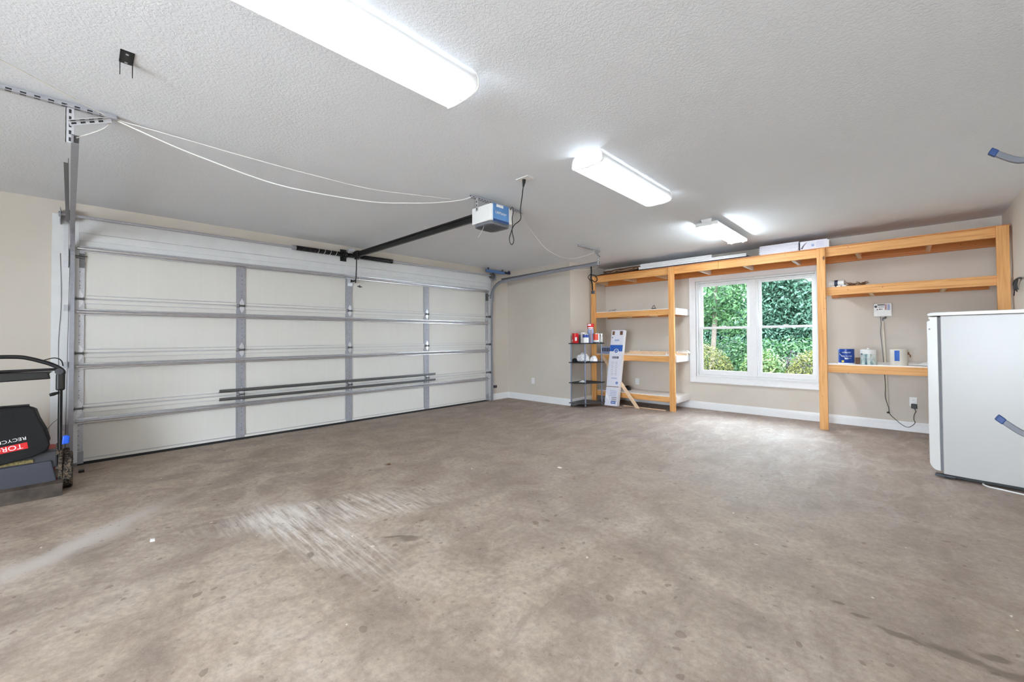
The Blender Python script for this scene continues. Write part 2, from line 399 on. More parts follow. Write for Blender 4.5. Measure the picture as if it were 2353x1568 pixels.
# ------------------------------------------------------------------ window
cs = MB()
def ring(m, x0, x1, z0, z1, t, y0, y1, tb=None):
    tb = tb or t
    m.box(x0, x0 + t, y0, y1, z0, z1); m.box(x1 - t, x1, y0, y1, z0, z1); m.box(x0 + t, x1 - t, y0, y1, z1 - t, z1); m.box(x0 + t, x1 - t, y0, y1, z0, z0 + tb)
ring(cs, 3.195, 5.035, .455, 2.225, .09, D - .02, D)
ring(cs, 3.185, 5.045, .445, 2.235, .018, D - .03, D)
ring(cs, 3.272, 4.958, .532, 2.148, .013, D - .026, D)
wn = struct(cs.build('window_1', M['white_paint'], bevel=.003))
m = MB(); ring(m, 3.285, 4.96, .545, 2.135, .030, D, D + .13); m.box(4.10, 4.19, D - .004, D + .13, .58, 2.10)
ring(m, 3.32, 4.10, .58, 2.10, .018, D + .02, D + .1); ring(m, 4.19, 4.935, .58, 2.10, .018, D + .02, D + .1)
m.build('window_frame', M['white_paint'], wn, bevel=.002)
for (a, b) in ((3.338, 4.085), (4.208, 4.925)):
    for (z0, z1, y0, lab) in ((1.335, 2.085, D + .062, 'upper'), (.598, 1.372, D + .028, 'lower')):
        m = MB(); m.box(a, a + .04, y0, y0 + .03, z0, z1); m.box(b - .04, b, y0, y0 + .03, z0, z1); m.box(a + .04, b - .04, y0, y0 + .03, z1 - .036, z1); m.box(a + .04, b - .04, y0, y0 + .03, z0, z0 + (.055 if lab == 'lower' else .036))
        sash = m.build('window_sash', M['white_paint'], wn, bevel=.002)
        MB().box(a + .04, b - .04, y0 + .012, y0 + .016, z0 + .036, z1 - .036).build('glass_pane', M['glass'], sash)
    m = MB(); m.box((a + b) / 2 - .03, (a + b) / 2 + .03, D + .03, D + .055, 1.372, 1.385); m.build('sash_lock', M['white_plastic'], wn, bevel=.003)

# ------------------------------------------------------------------ garage door
gd = thing('garage_door', 'wide cream sectional garage door with galvanised stiles and struts', 'garage door', (0, 2.72, 0))
Y0, Y1 = -.045, 5.45
SECT = [(.02, .548), (.552, 1.088), (1.092, 1.622), (1.626, 2.14)]
for (z0, z1) in SECT:
    m = MB(); m.box(-.05, -.012, Y0 - .03, Y1 + .03, z0 - .002, z1 + .002)
    m.box(-.014, .0, Y0, Y1, z1 - .04, z1 - .004); m.box(-.014, .0, Y0, Y1, z0 + .004, z0 + .03)
    m.box(-.012, .004, Y0, Y1, z1 - .014, z1 - .006); m.box(-.012, .004, Y0, Y1, z0 + .006, z0 + .012)
    m.cur = 1
    for q in (z0 + .004, z0 + .034, z1 - .042, z1 - .004): m.box(-.014, .0012, Y0, Y1, q - .002, q + .002)
    m.build('door_section', [M['panel'], M['galv']], gd)
# stiles
ST = [(-.045, .018, 1), (1.315, 1.385, 0), (2.662, 2.735, 0), (4.0, 4.075, 0), (5.385, 5.445, 1)]
for (a, b, end) in ST:
    for (z0, z1) in SECT:
        m = MB(); m.box(-.012, .006, a, b, z0 + .002, z1 - .002); 
        if not end: m.box(-.012, .004, a - .02, a, z0 + .002, z1 - .002)
        st = m.build('stile', M['galv'] if end else M['galv_dull'], gd)
        d = MB()
        for zz in (.10, .125, .17, .26, .31, .36):
            d.box(.0055, .0075, (a + b) / 2 - .003, (a + b) / 2 + .003, z0 + zz, z0 + zz + .006)
        d.build('screw_holes', M['print_black'], st)
# hinges on the three joints
for (a, b, end) in ST:
    c = (a + b) / 2
    for zj in (.55, 1.09, 1.624):
        m = MB(); wd = .026
        m.prism([(.006, c - wd, zj + .008), (.006, c + wd, zj + .008), (.006, c + wd * .8, zj + .05), (.006, c, zj + .088), (.006, c - wd * .8, zj + .05)], (.006, 0, 0))
        m.prism([(.006, c - wd, zj - .008), (.006, c - wd * .8, zj - .05), (.006, c, zj - .088), (.006, c + wd * .8, zj - .05), (.006, c + wd, zj - .008)], (.006, 0, 0))
        h = m.build('hinge', M['galv_bright'], gd, bevel=.001)
        p = MB(); p.cyl((.022, c - wd - .004, zj), (.022, c + wd + .006, zj), .010, 10); p.box(.006, .03, c - wd - .002, c - wd + .003, zj - .018, zj + .018); p.box(.006, .03, c + wd - .003, c + wd + .002, zj - .018, zj + .018)
        p.build('hinge_pin', M['steel_dark'], h)
        if end:
            r = MB(); s = -1 if c < 1 else 1
            r.cyl((.035, c - .03 * s, zj), (.035, c + .055 * s, zj), .005, 8); r.cyl((.035, c + .045 * s, zj), (.035, c + .062 * s, zj), .022, 14)
            r.build('roller', M['steel_dark'], h)
M['strut'] = plain('rolled_strut_steel', rgb(202, 202, 207), .27, .85, var=.03)
for zz, c0 in ((2.10, 'strut'), (1.480, 'strut'), (.948, 'strut'), (.412, 'strut')):
    m = MB(); pr = [(.0, -.012), (.008, -.012), (.008, 0), (.040, .002), (.050, .006), (.052, .018), (.048, .026), (.036, .030), (.008, .034), (.008, .046), (0, .046)]
    m.prism([(.006 + x, Y0 + .01, zz + z) for x, z in pr], (0, Y1 - Y0 - .03, 0)); m.build('strut', M[c0], gd, bevel=.002)
for z0, lab in ((.592, 0), (.495, 1)):
    m = MB(); m.box(.014, .046, 1.12, 4.18, z0, z0 + .006); m.box(.04, .046, 1.12, 4.18, z0, z0 + .034); b = m.build('reinforcing_angle', M['steel_dark'], gd); b['label'] = 'darker grey steel angle bar'
m = MB(); m.tube([(-.03, Y0, .016), (-.03, Y1, .016)], .02, 10); m.box(-.05, .010, Y0, Y1, .0, .026); m.build('bottom_seal', M['rubber'], gd)
for c, s in ((-.013, -1), (5.415, 1)):
    m = MB(); m.box(.006, .014, c - .035, c + .035, .02, .13); m.box(.014, .05, c - .035, c + .035, .02, .028); m.cyl((.035, c - .03, .075), (.035, c + .06 * s, .075), .006, 8)
    m.build('corner_bracket', M['galv_dull'], gd)
    m = MB(); m.box(.006, .012, c - .032, c + .032, 1.93, 2.07); m.box(.012, .04, c - .03, c + .03, 2.02, 2.028); m.cyl((.04, c + .05, 2.04), (.04, c - .05, 2.04), .006, 8); m.box(.012, .016, c - .034, c + .034, 1.95, 1.985)
    m.build('top_bracket', M['steel_dark'], gd)
m = MB(); m.box(.006, .02, 2.66, 2.735, 1.98, 2.09); m.box(.02, .075, 2.675, 2.68, 2.03, 2.085); m.box(.02, .075, 2.715, 2.72, 2.03, 2.085)
m.build('arm_bracket', M['galv_bright'], gd)

# ------------------------------------------------------------------ torsion spring and shaft
ts = thing('torsion_spring_assembly', 'torsion shaft with black coil springs above the garage door', 'door spring', (.1, 2.6, 2.4))
m = MB(); m.cyl((.09, -.16, 2.415), (.09, 5.56, 2.415), .0135, 14); m.box(.088, .092, -.15, 5.5, 2.425, 2.430); m.build('shaft', M['galv'], ts)
for (a, b, mark) in ((1.93, 2.57, 1), (2.62, 3.30, 0)):
    n = 40; pts = []
    for i in range(n * 8 + 1):
        t = i / (n * 8); an = 2 * PI * i / 8
        pts.append((.09 + .026 * math.cos(an), a + (b - a) * t, 2.415 + .026 * math.sin(an)))
    m = MB(); m.tube(pts, .0088, 6); sp = m.build('coil_spring', M['black_gloss'], ts)
    if mark:
        for yy in (2.22, 2.30, 2.38, 2.46):
            k = MB(); k.tube([(.09 + .0365 * math.cos(t), yy + .01 * t, 2.415 + .0365 * math.sin(t)) for t in [i * .35 - 2.0 for i in range(11)]], .0022, 5); k.build('paint_mark', M['white_plastic'], sp)
for y in (1.915, 3.315):
    MB().cyl((.09, y - .022, 2.415), (.09, y + .022, 2.415), .033, 18).build('winding_cone', M['galv_dull'] if y < 2 else M['black'], ts, bevel=.003)
m = MB(); m.box(.02, .028, 2.55, 2.64, 2.33, 2.50); m.box(.02, .12, 2.592, 2.598, 2.37, 2.46); m.cyl((.09, 2.575, 2.415), (.09, 2.615, 2.415), .046, 20); m.build('centre_bracket', M['black'], ts, bevel=.002)
for y, s in ((-.10, 1), (5.50, -1)):
    m = MB(); m.cyl((.09, y, 2.415), (.09, y + .05 * s, 2.415), .05, 22); m.cyl((.09, y - .006 * s, 2.415), (.09, y, 2.415), .06, 22); m.build('cable_drum', M['steel_dark'], ts, bevel=.003)
    m = MB(); m.box(.02, .14, y - .045 * s - .003, y - .045 * s + .003, 2.33, 2.47); m.cyl((.09, y - .055 * s, 2.415), (.09, y - .035 * s, 2.415), .026, 14); m.build('bearing_plate', M['galv_dull'], ts)
    m = MB(); m.tube([(.135, y + .025 * s, 2.41), (.06, y + .01 * s, 1.2), (.04, y - .0 * s, .08)], .0022, 5); m.build('lift_cable', M['steel_dark'], ts)

# ------------------------------------------------------------------ tracks
def perf(m, dots, a, b, wdir, ndir, width=.032, thick=.003, pitch=.05):
    """punched angle iron: a flange lying in wdir and one in ndir, dark holes as small studs"""
    a = Vector(a); b = Vector(b); d = (b - a); L = d.length; d.normalize(); w = Vector(wdir).normalized(); n = Vector(ndir).normalized()
    m.prism([a, a + w * width, a + w * width + n * thick, a + n * thick], b - a)
    m.prism([a, a + w * thick, a + w * thick + n * width, a + n * width], b - a)
    k = int(L / pitch)
    for u, v in ((w, n), (n, w)):
        o = a + u * width * .55 + v * .001; dots.prism([o - u * .0008, o + u * .0008, o + u * .0008 + v * .001, o - u * .0008 + v * .001], b - a)
    for i in range(k):
        c = a + d * (pitch * (i + .5))
        for u, v in ((w, n), (n, w)):
            o = c + u * width * .55
            q = [o + d * .011 + u * .005, o + d * .011 - u * .005, o - d * .011 - u * .005, o - d * .011 + u * .005]
            dots.prism([p - v * .0006 for p in q], v * (thick + .0012))
def track(name, label, y, s, ystrap):
    """s: +1 when the channel opens towards +y"""
    t = thing(name, label, 'door track', (.04, y, 0))
    cx, cz, R = .36, 1.96, .32
    path = [(.04, .0), (.04, 1.96)] + [(cx - R * math.cos(a), cz + R * math.sin(a)) for a in [i * PI / 2 / 12 for i in range(1, 13)]]
    path += [(1.4, 2.325), (2.47, 2.355)]
    prof = [(-.03, 0), (-.03, .008), (-.026, 0.0), (.026, 0), (.03, .008), (.03, .02)]
    def sweep(pth, w, dep):
        m = MB(); vs = []; fs = []; n = len(pth)
        sec = [(-w, dep), (-w, 0), (w, 0), (w, dep), (w - .003, dep), (w - .003, .003), (-w + .003, .003), (-w + .003, dep)]
        for i, (x, z) in enumerate(pth):
            x0, z0 = pth[max(i - 1, 0)]; x1, z1 = pth[min(i + 1, n - 1)]; dx, dz = x1 - x0, z1 - z0; L = math.hypot(dx, dz); dx /= L; dz /= L
            for (u, v) in sec: vs.append((x + (-dz) * u, y - s * .02 + s * v + (max(0, x - .36) * .015 if s > 0 else 0), z + dx * u))
        k = len(sec)
        for i in range(n - 1):
            for j in range(k): fs.append((i * k + j, i * k + (j + 1) % k, (i + 1) * k + (j + 1) % k, (i + 1) * k + j))
        fs += [tuple(range(k)), tuple(range((n - 1) * k, n * k))]
        return m.add(vs, fs, False)
    sweep(path[:2], .026, .032).build('vertical_track', M['galv_dull'], t)
    sweep(path[1:], .026, .032).build('horizontal_track', M['galv_dull'], t)
    # stiffening angle over the horizontal run
    m = MB(); yo = y - s * .024
    m.prism([(.3, yo, 2.31), (.3, yo - s * .022, 2.31), (.3, yo - s * .022, 2.314), (.3, yo - s * .003, 2.314), (.3, yo - s * .003, 2.345), (.3, yo, 2.345)], (1.7, .02 if s > 0 else 0, .035)); m.build('stiffening_angle', M['steel_dark'], t)
    m = MB(); yj = y - s * .03
    m.prism([(.0, yj, .3), (.075, yj, .3), (.075, yj, 2.38), (.0, yj, 2.38)], (0, s * .003, 0)) if s > 0 and False else None
    m.box(.022, .026, min(yj, yj - s * .035), max(yj, yj - s * .035), 1.92, 2.38); m.box(.022, .09, min(yj, yj - s * .003), max(yj, yj - s * .003), 1.92, 2.1)
    m.build('flag_bracket', M['galv_bright'], t)
    for z in (.35, .95, 1.5):
        m = MB(); m.box(.022, .026, min(yj, yj - s * .03), max(yj, yj - s * .03), z, z + .06); m.box(.022, .06, min(yj, yj - s * .003), max(yj, yj - s * .003), z, z + .06); m.build('jamb_bracket', M['galv'], t)
    # hanger: angle on the ceiling, drop strap, brace
    m = MB(); dt = MB(); ya, yb = ystrap
    perf(m, dt, (2.45, ya, H - .035), (2.45, yb, H - .035), (1, 0, 0), (0, 0, 1))
    hb = m.build('ceiling_angle', M['galv'], t); dt.build('hole_markings', M['print_black'], hb)
    m = MB(); dt = MB(); perf(m, dt, (2.46, y - (.010 if s > 0 else 0), 2.33), (2.46, y - (.010 if s > 0 else 0), H - .02), (0, s, 0), (-1, 0, 0), pitch=.04)
    hb = m.build('drop_strap', M['galv_bright'], t); dt.build('hole_markings', M['print_black'], hb)
    m = MB(); dt = MB(); perf(m, dt, (2.462, y, 2.45), (2.462, y + s * .17 if s > 0 else y - .17, H - .03), (0, .3, -1), (1, 0, 0), .026, pitch=.04)
    hb = m.build('brace', M['galv_bright'], t); dt.build('hole_markings', M['print_black'], hb)
    return t
tl = track('door_track', 'steel door track at the left end of the garage door, seen end on', -.06, 1, (-.75, .14))
tr = track('door_track', 'steel door track curving from the right side of the garage door', 5.50, -1, (4.93, 5.53))

# ------------------------------------------------------------------ opener
op = thing('garage_door_opener', 'white garage door opener with blue end panel and long black rail', 'garage door opener', (2.98, 2.72, 2.28))
hx0, hx1, hy0, hy1, hz0, hz1 = 2.86, 3.13, 2.585, 2.885, 2.30, 2.455
def rr(x0, x1, y0, y1, r, n=5):
    out = []
    for (cx, cy, a) in ((x1 - r, y1 - r, 0), (x0 + r, y1 - r, PI / 2), (x0 + r, y0 + r, PI), (x1 - r, y0 + r, 1.5 * PI)):
        for i in range(n + 1): out.append((cx + r * math.cos(a + PI / 2 * i / n), cy + r * math.sin(a + PI / 2 * i / n)))
    return out
m = MB(); m.prism([(x, y, hz0) for x, y in rr(hx0 - .02, hx1, hy0, hy1, .035)], (0, 0, hz1 - hz0), True); m.build('housing', M['white_plastic'], op, bevel=.008)
m = MB(); m.prism([(x, y, hz0 - .028) for x, y in rr(hx0 - .01, hx1 - .02, hy0 + .015, hy1 - .015, .06)], (0, 0, .03), True); lens = m.build('light_lens', M['grey_plastic'], op, bevel=.006)
m = MB()
for i in range(7): m.box(2.86, 3.09, hy0 + .05 + i * .03, hy0 + .056 + i * .03, hz0 - .031, hz0 - .027)
m.cyl((2.9, 2.66, hz0 - .033), (2.9, 2.66, hz0 - .026), .035, 20); m.build('vent_ribs', M['dark_grey_plastic'], lens)
m = MB(); m.box(hx1 - .001, hx1 + .006, hy0 + .02, hy0 + .225, hz0 - .012, hz1 + .002); pn = m.build('blue_panel', M['blue_label'], op, bevel=.002); pn['label'] = 'blue end panel with white lettering'
text('LiftMaster', .036, (hx1 + .0068, hy0 + .12, hz0 + .075), (0, 1, 0), (0, 0, 1), M['print_white'], 'lettering', pn, squeeze=1.0)
m = MB(); m.box(hx1 + .0055, hx1 + .0068, hy0 + .06, hy0 + .15, hz1 - .028, hz1 - .002); m.build('white_sticker', M['print_white'], pn)
m = MB(); m.box(hx1 + .005, hx1 + .0066, hy0 + .02, hy0 + .225, hz0 - .010, hz0 + .012); m.build('dark_blue_strip', M['blue'], pn)
m = MB(); m.box(.16, 2.86, 2.693, 2.727, 2.435, 2.452); m.box(.16, 2.86, 2.706, 2.714, 2.39, 2.436); m.box(.16, 2.86, 2.693, 2.727, 2.376, 2.392)
m.build('rail', M['black'], op, bevel=.002)
m = MB(); m.tube([(.2, 2.71, 2.398), (2.86, 2.71, 2.398)], .004, 6); m.build('drive_chain', M['steel_dark'], op)
m = MB(); m.box(.022, .04, 2.66, 2.76, 2.456, 2.53); m.box(.04, .20, 2.672, 2.68, 2.456, 2.49); m.box(.04, .20, 2.74, 2.748, 2.456, 2.49); m.box(.17, .20, 2.672, 2.748, 2.452, 2.458); m.build('header_bracket', M['galv_bright'], op)
m = MB(); m.box(.15, .29, 2.675, 2.745, 2.372, 2.462); m.box(.19, .26, 2.68, 2.74, 2.345, 2.372); m.build('trolley', M['black'], op, bevel=.006)
m = MB(); m.strip([(.22, 2.70, 2.40), (.215, 2.70, 2.22), (.19, 2.70, 2.01)], (1, 0, 0), .024, .006, (0, 1, 0))
m.strip(smooth_path([(.215, 2.702, 2.13), (.20, 2.70, 2.075), (.16, 2.70, 2.045), (.10, 2.698, 2.045), (.045, 2.697, 2.06)]), (0, .2, 1), .026, .006, (0, 1, 0)); m.build('door_arm', M['black'], op)
m = MB(); m.tube([(.275, 2.72, 2.36), (.275, 2.72, 1.975)], .002, 5); ro = m.build('release_cord', M['white_plastic'], op)
m = MB(); m.cyl((.275, 2.69, 1.955), (.275, 2.75, 1.95), .008, 10); m.cyl((.275, 2.72, 1.975), (.275, 2.72, 1.935), .007, 8); m.build('release_handle', M['dark_grey_plastic'], ro)
m = MB(); dt = MB(); perf(m, dt, (2.92, 2.50, H - .035), (2.92, 3.23, H - .035), (1, 0, 0), (0, 0, 1), .035, pitch=.036)
hb = m.build('ceiling_angle', M['galv_bright'], op); dt.build('hole_markings', M['print_black'], hb)
for y in (2.575, 2.87):
    m = MB(); dt = MB(); perf(m, dt, (2.925, y, hz1 - .04), (2.925, y, H - .02), (0, 1, 0), (1, 0, 0), .028, pitch=.035)
    hb = m.build('hanger_strap', M['galv_bright'], op); dt.build('hole_markings', M['print_black'], hb)
m = MB(); m.tube([(2.93, 3.2, H - .02), (2.84, 3.05, H - .06), (2.8, 2.9, hz1)], .006, 6); m.build('brace_rod', M['galv_bright'], op)
m = MB(); m.tube(smooth_path([(2.99, 2.62, hz0 - .03), (2.985, 2.60, hz0 - .08), (2.965, 2.57, hz0 - .14)]), .0016, 5); m.build('antenna_wire', M['wire_white'], op)
# power cord
path = smooth_path([(3.535, 2.585, 2.545), (3.528, 2.578, 2.47), (3.523, 2.574, 2.416), (3.512, 2.562, 2.30), (3.512, 2.562, 2.215), (3.471, 2.524, 2.163), (3.450, 2.503, 2.09), (3.443, 2.497, 2.04), (3.452, 2.505, 2.005), (3.463, 2.515, 2.005), (3.470, 2.522, 2.04), (3.460, 2.513, 2.11), (3.42, 2.56, 2.19), (3.36, 2.62, 2.27), (3.28, 2.72, 2.37), (3.20, 2.79, 2.44), (3.125, 2.84, 2.44)], 5)
m = MB(); m.tube(path, .0042, 8); pc = m.build('power_cord', M['black'], op)
m = MB(); m.tube([(3.535, 2.585, 2.552), (3.534, 2.584, 2.53), (3.530, 2.580, 2.49)], [.016, .014, .006], 12); m.build('plug', M['black'], pc)
o = MB().box(3.475, 3.61, 2.545, 2.625, H - .008, H).build('outlet_plate', M['white_plastic'], bevel=.003, origin=(3.54, 2.585, H)); tag(o, 'white outlet plate on the ceiling beside the opener', 'outlet')

# ------------------------------------------------------------------ ceiling lights
def lens_material():
    g = N('lit_prismatic_lens'); tc = g.pos(True)
    sep = g.n('ShaderNodeSeparateXYZ'); g.l(tc, sep.inputs[0])
    # two tubes glow through the lens: brighter bands at x = -.055 and +.055, dim towards the ends
    ax = g.math('ABSOLUTE', sep.outputs['X']); d = g.math('ABSOLUTE', g.math('SUBTRACT', ax, .06))
    band = g.n('ShaderNodeMapRange'); band.inputs[1].default_value = .056; band.inputs[2].default_value = .0; band.inputs[3].default_value = .05; band.inputs[4].default_value = 1.35; g.l(d, band.inputs[0])
    ay = g.math('ABSOLUTE', sep.outputs['Y']); en = g.n('ShaderNodeMapRange'); en.inputs[1].default_value = .605; en.inputs[2].default_value = .54; en.inputs[3].default_value = .12; en.inputs[4].default_value = 1; g.l(ay, en.inputs[0])
    sd = g.n('ShaderNodeMapRange'); sd.inputs[1].default_value = -.04; sd.inputs[2].default_value = -.09; sd.inputs[3].default_value = .10; sd.inputs[4].default_value = 1; g.l(sep.outputs['Z'], sd.inputs[0])
    st = g.math('MULTIPLY', g.math('MULTIPLY', g.math('MULTIPLY', band.outputs[0], en.outputs[0]), sd.outputs[0]), LENS_EMIT)
    g.base(rgb(240, 240, 240)).set(.3); g.b.inputs['Emission Color'].default_value = (.83, .935, 1.0, 1); g.l(st, g.b.inputs['Emission Strength'])
    return g.m
M['lens'] = lens_material()
g = N('lit_tube'); g.base((1, 1, 1, 1)); g.b.inputs['Emission Color'].default_value = (.83, .935, 1.0, 1); g.b.inputs['Emission Strength'].default_value = TUBE_EMIT; M['tube'] = g.m
def wrap_light(label, y0, y1):
    cx, cy = 4.185, (y0 + y1) / 2; L = (y1 - y0) / 2
    t = thing('ceiling_light', label, 'ceiling light', (cx, cy, H), 'wraparound ceiling lights')
    m = MB(); pr = [(-.10, 0), (.10, 0), (.118, -.03), (.118, -.075), (-.118, -.075), (-.118, -.03)]
    m.prism([(cx + x, cy - L, H + z) for x, z in pr], (0, .006, 0)); m.prism([(cx + x, cy + L - .006, H + z) for x, z in pr], (0, .006, 0))
    m.box(cx - .095, cx + .095, cy - L + .008, cy + L - .008, H - .025, H - .001); m.build('housing', M['white_paint'], t, bevel=.001)
    # lens: open-topped trough
    sec = [(-.108, -.004), (-.126, -.035), (-.130, -.078), (-.118, -.092), (-.06, -.100), (0, -.102), (.06, -.100), (.118, -.092), (.130, -.078), (.126, -.035), (.108, -.004)]
    vs = []; n = len(sec)
    for yy in (cy - L - .004, cy + L + .004):
        for x, z in sec: vs.append((cx + x, yy, H + z))
    fs = [(i, i + 1, n + i + 1, n + i) for i in range(n - 1)]
    m = MB(); m.add(vs, fs, False)
    o = m.build('lens', M['lens'], t); so = o.modifiers.new('thick', 'SOLIDIFY'); so.thickness = .003; so.offset = 0
    for yy in (cy - L - .006, cy + L + .001):
        m = MB(); rim = []
        for i in range(n):
            x, z = sec[i]
            rim.append((cx + x * 1.01, yy, H + z - .002))
        for i in range(n - 1):
            m.tube([rim[i], rim[i + 1]], .004, 6)
        m.build('lens_rim', M['white_plastic'], t)
    return t
wrap_light('long wraparound fluorescent light nearest the camera, cut off by the top edge', .16, 1.375)
wrap_light('wraparound fluorescent light in the middle of the ceiling, right of the opener', 2.555, 3.745)
t = thing('shop_light', 'small open two-tube fluorescent strip light nearest the shelving', 'ceiling light', (4.22, 5.56, H))
m = MB(); cx = 4.22; ya, yb = 4.95, 6.17
m.prism([(cx - .06, ya, H), (cx + .06, ya, H), (cx + .05, ya, H - .04), (cx - .05, ya, H - .04)], (0, yb - ya, 0))
m.box(cx - .12, cx + .12, ya, yb, H - .046, H - .04); m.build('reflector', M['white_paint'], t, bevel=.002)
for yy in (ya, yb - .02):
    m = MB(); m.box(cx - .12, cx + .12, yy, yy + .02, H - .075, H - .035); m.build('lamp_holder', M['white_plastic'], t, bevel=.002)
for xx in (cx - .07, cx + .07):
    MB().cyl((xx, ya + .02, H - .066), (xx, yb - .02, H - .066), .0165, 14).build('fluorescent_tube', M['tube'], t)

# ------------------------------------------------------------------ wires along the ceiling
def wire(pts, r, name, label, mat='wire_white', cat='wire', k=5):
    m = MB(); m.tube(smooth_path(pts, k), r, 6); o = m.build(name, M[mat], origin=pts[0]); return tag(o, label, cat)
wire([(2.442, .141, 2.535), (2.474, .287, 2.485), (2.507, .443, 2.436), (2.546, .621, 2.391), (2.577, .764, 2.356), (2.621, .969, 2.32), (2.681, 1.25, 2.309), (2.759, 1.613, 2.317), (2.816, 1.877, 2.355), (2.874, 2.147, 2.408), (2.928, 2.399, 2.479), (2.95, 2.501, 2.53)], .0042, 'sagging_wire', 'thicker white wire sagging between the left track hanger and the opener bracket')
wire([(2.441, .141, 2.54), (2.475, .447, 2.522), (2.517, .831, 2.498), (2.568, 1.294, 2.479), (2.613, 1.709, 2.478), (2.667, 2.199, 2.53), (2.695, 2.455, 2.556)], .0028, 'ceiling_wire', 'thinner white wire running just above the sagging one to the opener')
wire([(2.9, -.42, 2.545), (2.78, -.275, 2.543), (2.633, -.1, 2.54), (2.442, .135, 2.53)], .0042, 'ceiling_wire', 'white wire on the ceiling entering from the upper left edge')
wire([(2.441, .119, 2.53), (2.443, .077, 2.461), (2.448, -.028, 2.37)], .003, 'tie_wire', 'short white wire curving from the left ceiling angle to the track end')
wire([(2.90, 3.21, 2.545), (2.866, 3.3, 2.52), (2.827, 3.485, 2.418), (2.766, 3.829, 2.273), (2.697, 4.222, 2.238), (2.635, 4.578, 2.278), (2.567, 4.964, 2.378), (2.47, 5.40, 2.51)], .0019, 'sagging_wire', 'thin white wire drooping from the opener to the right track hanger')
wire([(1.9, 5.53, 2.33), (2.1, 5.6, 2.30), (2.3, 5.64, 2.31), (2.46, 5.5, 2.34)], .0025, 'tie_wire', 'thin pale wire loop under the end of the right track')
m = MB(); m.tube(smooth_path([(.024, -.145, 2.05), (.024, -.135, 1.6), (.024, -.15, 1.2), (.024, -.145, .9)]), .002, 5); tag(m.build('sensor_wire', M['steel_dark'], origin=(.024, -.145, 2.05)), 'thin dark wire stapled down the left door jamb', 'wire')

# black bracket on the ceiling
t = thing('ceiling_bracket', 'small black steel bracket with two prongs on the ceiling', 'bracket', (3.19, .14, H))
m = MB(); m.box(3.133, 3.25, .115, .165, H - .006, H); m.build('plate', M['black'], t, bevel=.001)
for y in (.117, .161): MB().prism([(3.14, y, H - .006), (3.165, y, H - .006), (3.152, y, H - .075)], (0, .003, 0)).build('prong', M['black'], t)
for x in (3.148, 3.228): MB().cyl((x, .14, H - .0075), (x, .14, H - .005), .006, 10).build('screw_head', M['galv_bright'], t)

# hooks
def utility_hook(label, z):
    t = thing('utility_hook', label, 'hook', (XR, 3.0, z + .03), 'blue tipped hooks on the right wall')
    tip = [(6.162, 3.0, z + .055), (6.18, 3.0, z + .043)]
    pts = smooth_path([(6.178, 3, z + .045), (6.206, 3, z + .020), (6.235, 3, z - .002), (6.265, 3, z - .012), (6.33, 3, z - .008), (XR - .004, 3, z)], 5)
    m = MB(); m.strip(pts, (.45, 0, 1), .026, .022, (0, 1, 0)); m.build('arm', M['dark_grey_plastic'] if 0 else M['grey_plastic'], t, bevel=.004)
    m = MB(); m.strip([(6.158, 3, z + .064), (6.181, 3, z + .042)], (.6, 0, 1), .029, .026, (0, 1, 0)); m.build('blue_tip', M['blue'], t, bevel=.004)
    m = MB(); m.box(XR - .006, XR, 2.97, 3.03, z - .05, z + .05); m.build('wall_plate', M['grey_plastic'], t, bevel=.002)
utility_hook('grey hook with dark blue tip near the ceiling at the upper right edge', 2.026)
utility_hook('grey hook with dark blue tip in front of the refrigerator side', .757)
t = thing('padded_hook', 'blue padded hanger bar with a dark end under the ceiling corner', 'hook', (.1, 5.64, H))
m = MB(); m.prism([(.085, 5.31, 2.53), (.115, 5.31, 2.53), (.115, 5.31, 2.475), (.085, 5.31, 2.475)], (0, .50, .0)); m.build('foam_pad', M['blue_foam'], t, bevel=.008)
m = MB(); m.box(.08, .12, 5.80, 5.965, 2.49, 2.53); m.box(.085, .115, 5.92, 5.965, 2.53, 2.555); m.build('end_cap', M['navy'], t, bevel=.006)
for q in (5.36, 5.74): MB().box(.092, .108, q, q + .03, 2.52, H).build('mounting_stem', M['steel_dark'], t)

# strap hanging from right track
t = thing('tie_down_strap', 'black webbing strap with buckle dangling from the right door track', 'strap', (2.29, 5.53, 2.34))
m = MB(); m.strip(smooth_path([(2.29, 5.535, 2.37), (2.295, 5.54, 2.25), (2.285, 5.545, 2.15), (2.30, 5.55, 2.05), (2.305, 5.55, 1.95)]), (1, 1, 0), .022, .006, (1, -1, 0)); m.build('webbing', M['black_cloth'], t)
m = MB(); m.tube(smooth_path([(2.29, 5.54, 2.20), (2.36, 5.56, 2.17), (2.38, 5.57, 2.11), (2.34, 5.56, 2.08), (2.30, 5.55, 2.12)]), .007, 8); m.tube(smooth_path([(2.28, 5.54, 2.21), (2.24, 5.53, 2.16), (2.29, 5.54, 2.10)]), .006, 8); m.build('loose_loop', M['black_cloth'], t)
m = MB(); m.box(2.29, 2.34, 5.53, 5.57, 1.895, 1.945); m.build('buckle', M['dark_grey_plastic'], t, bevel=.006)

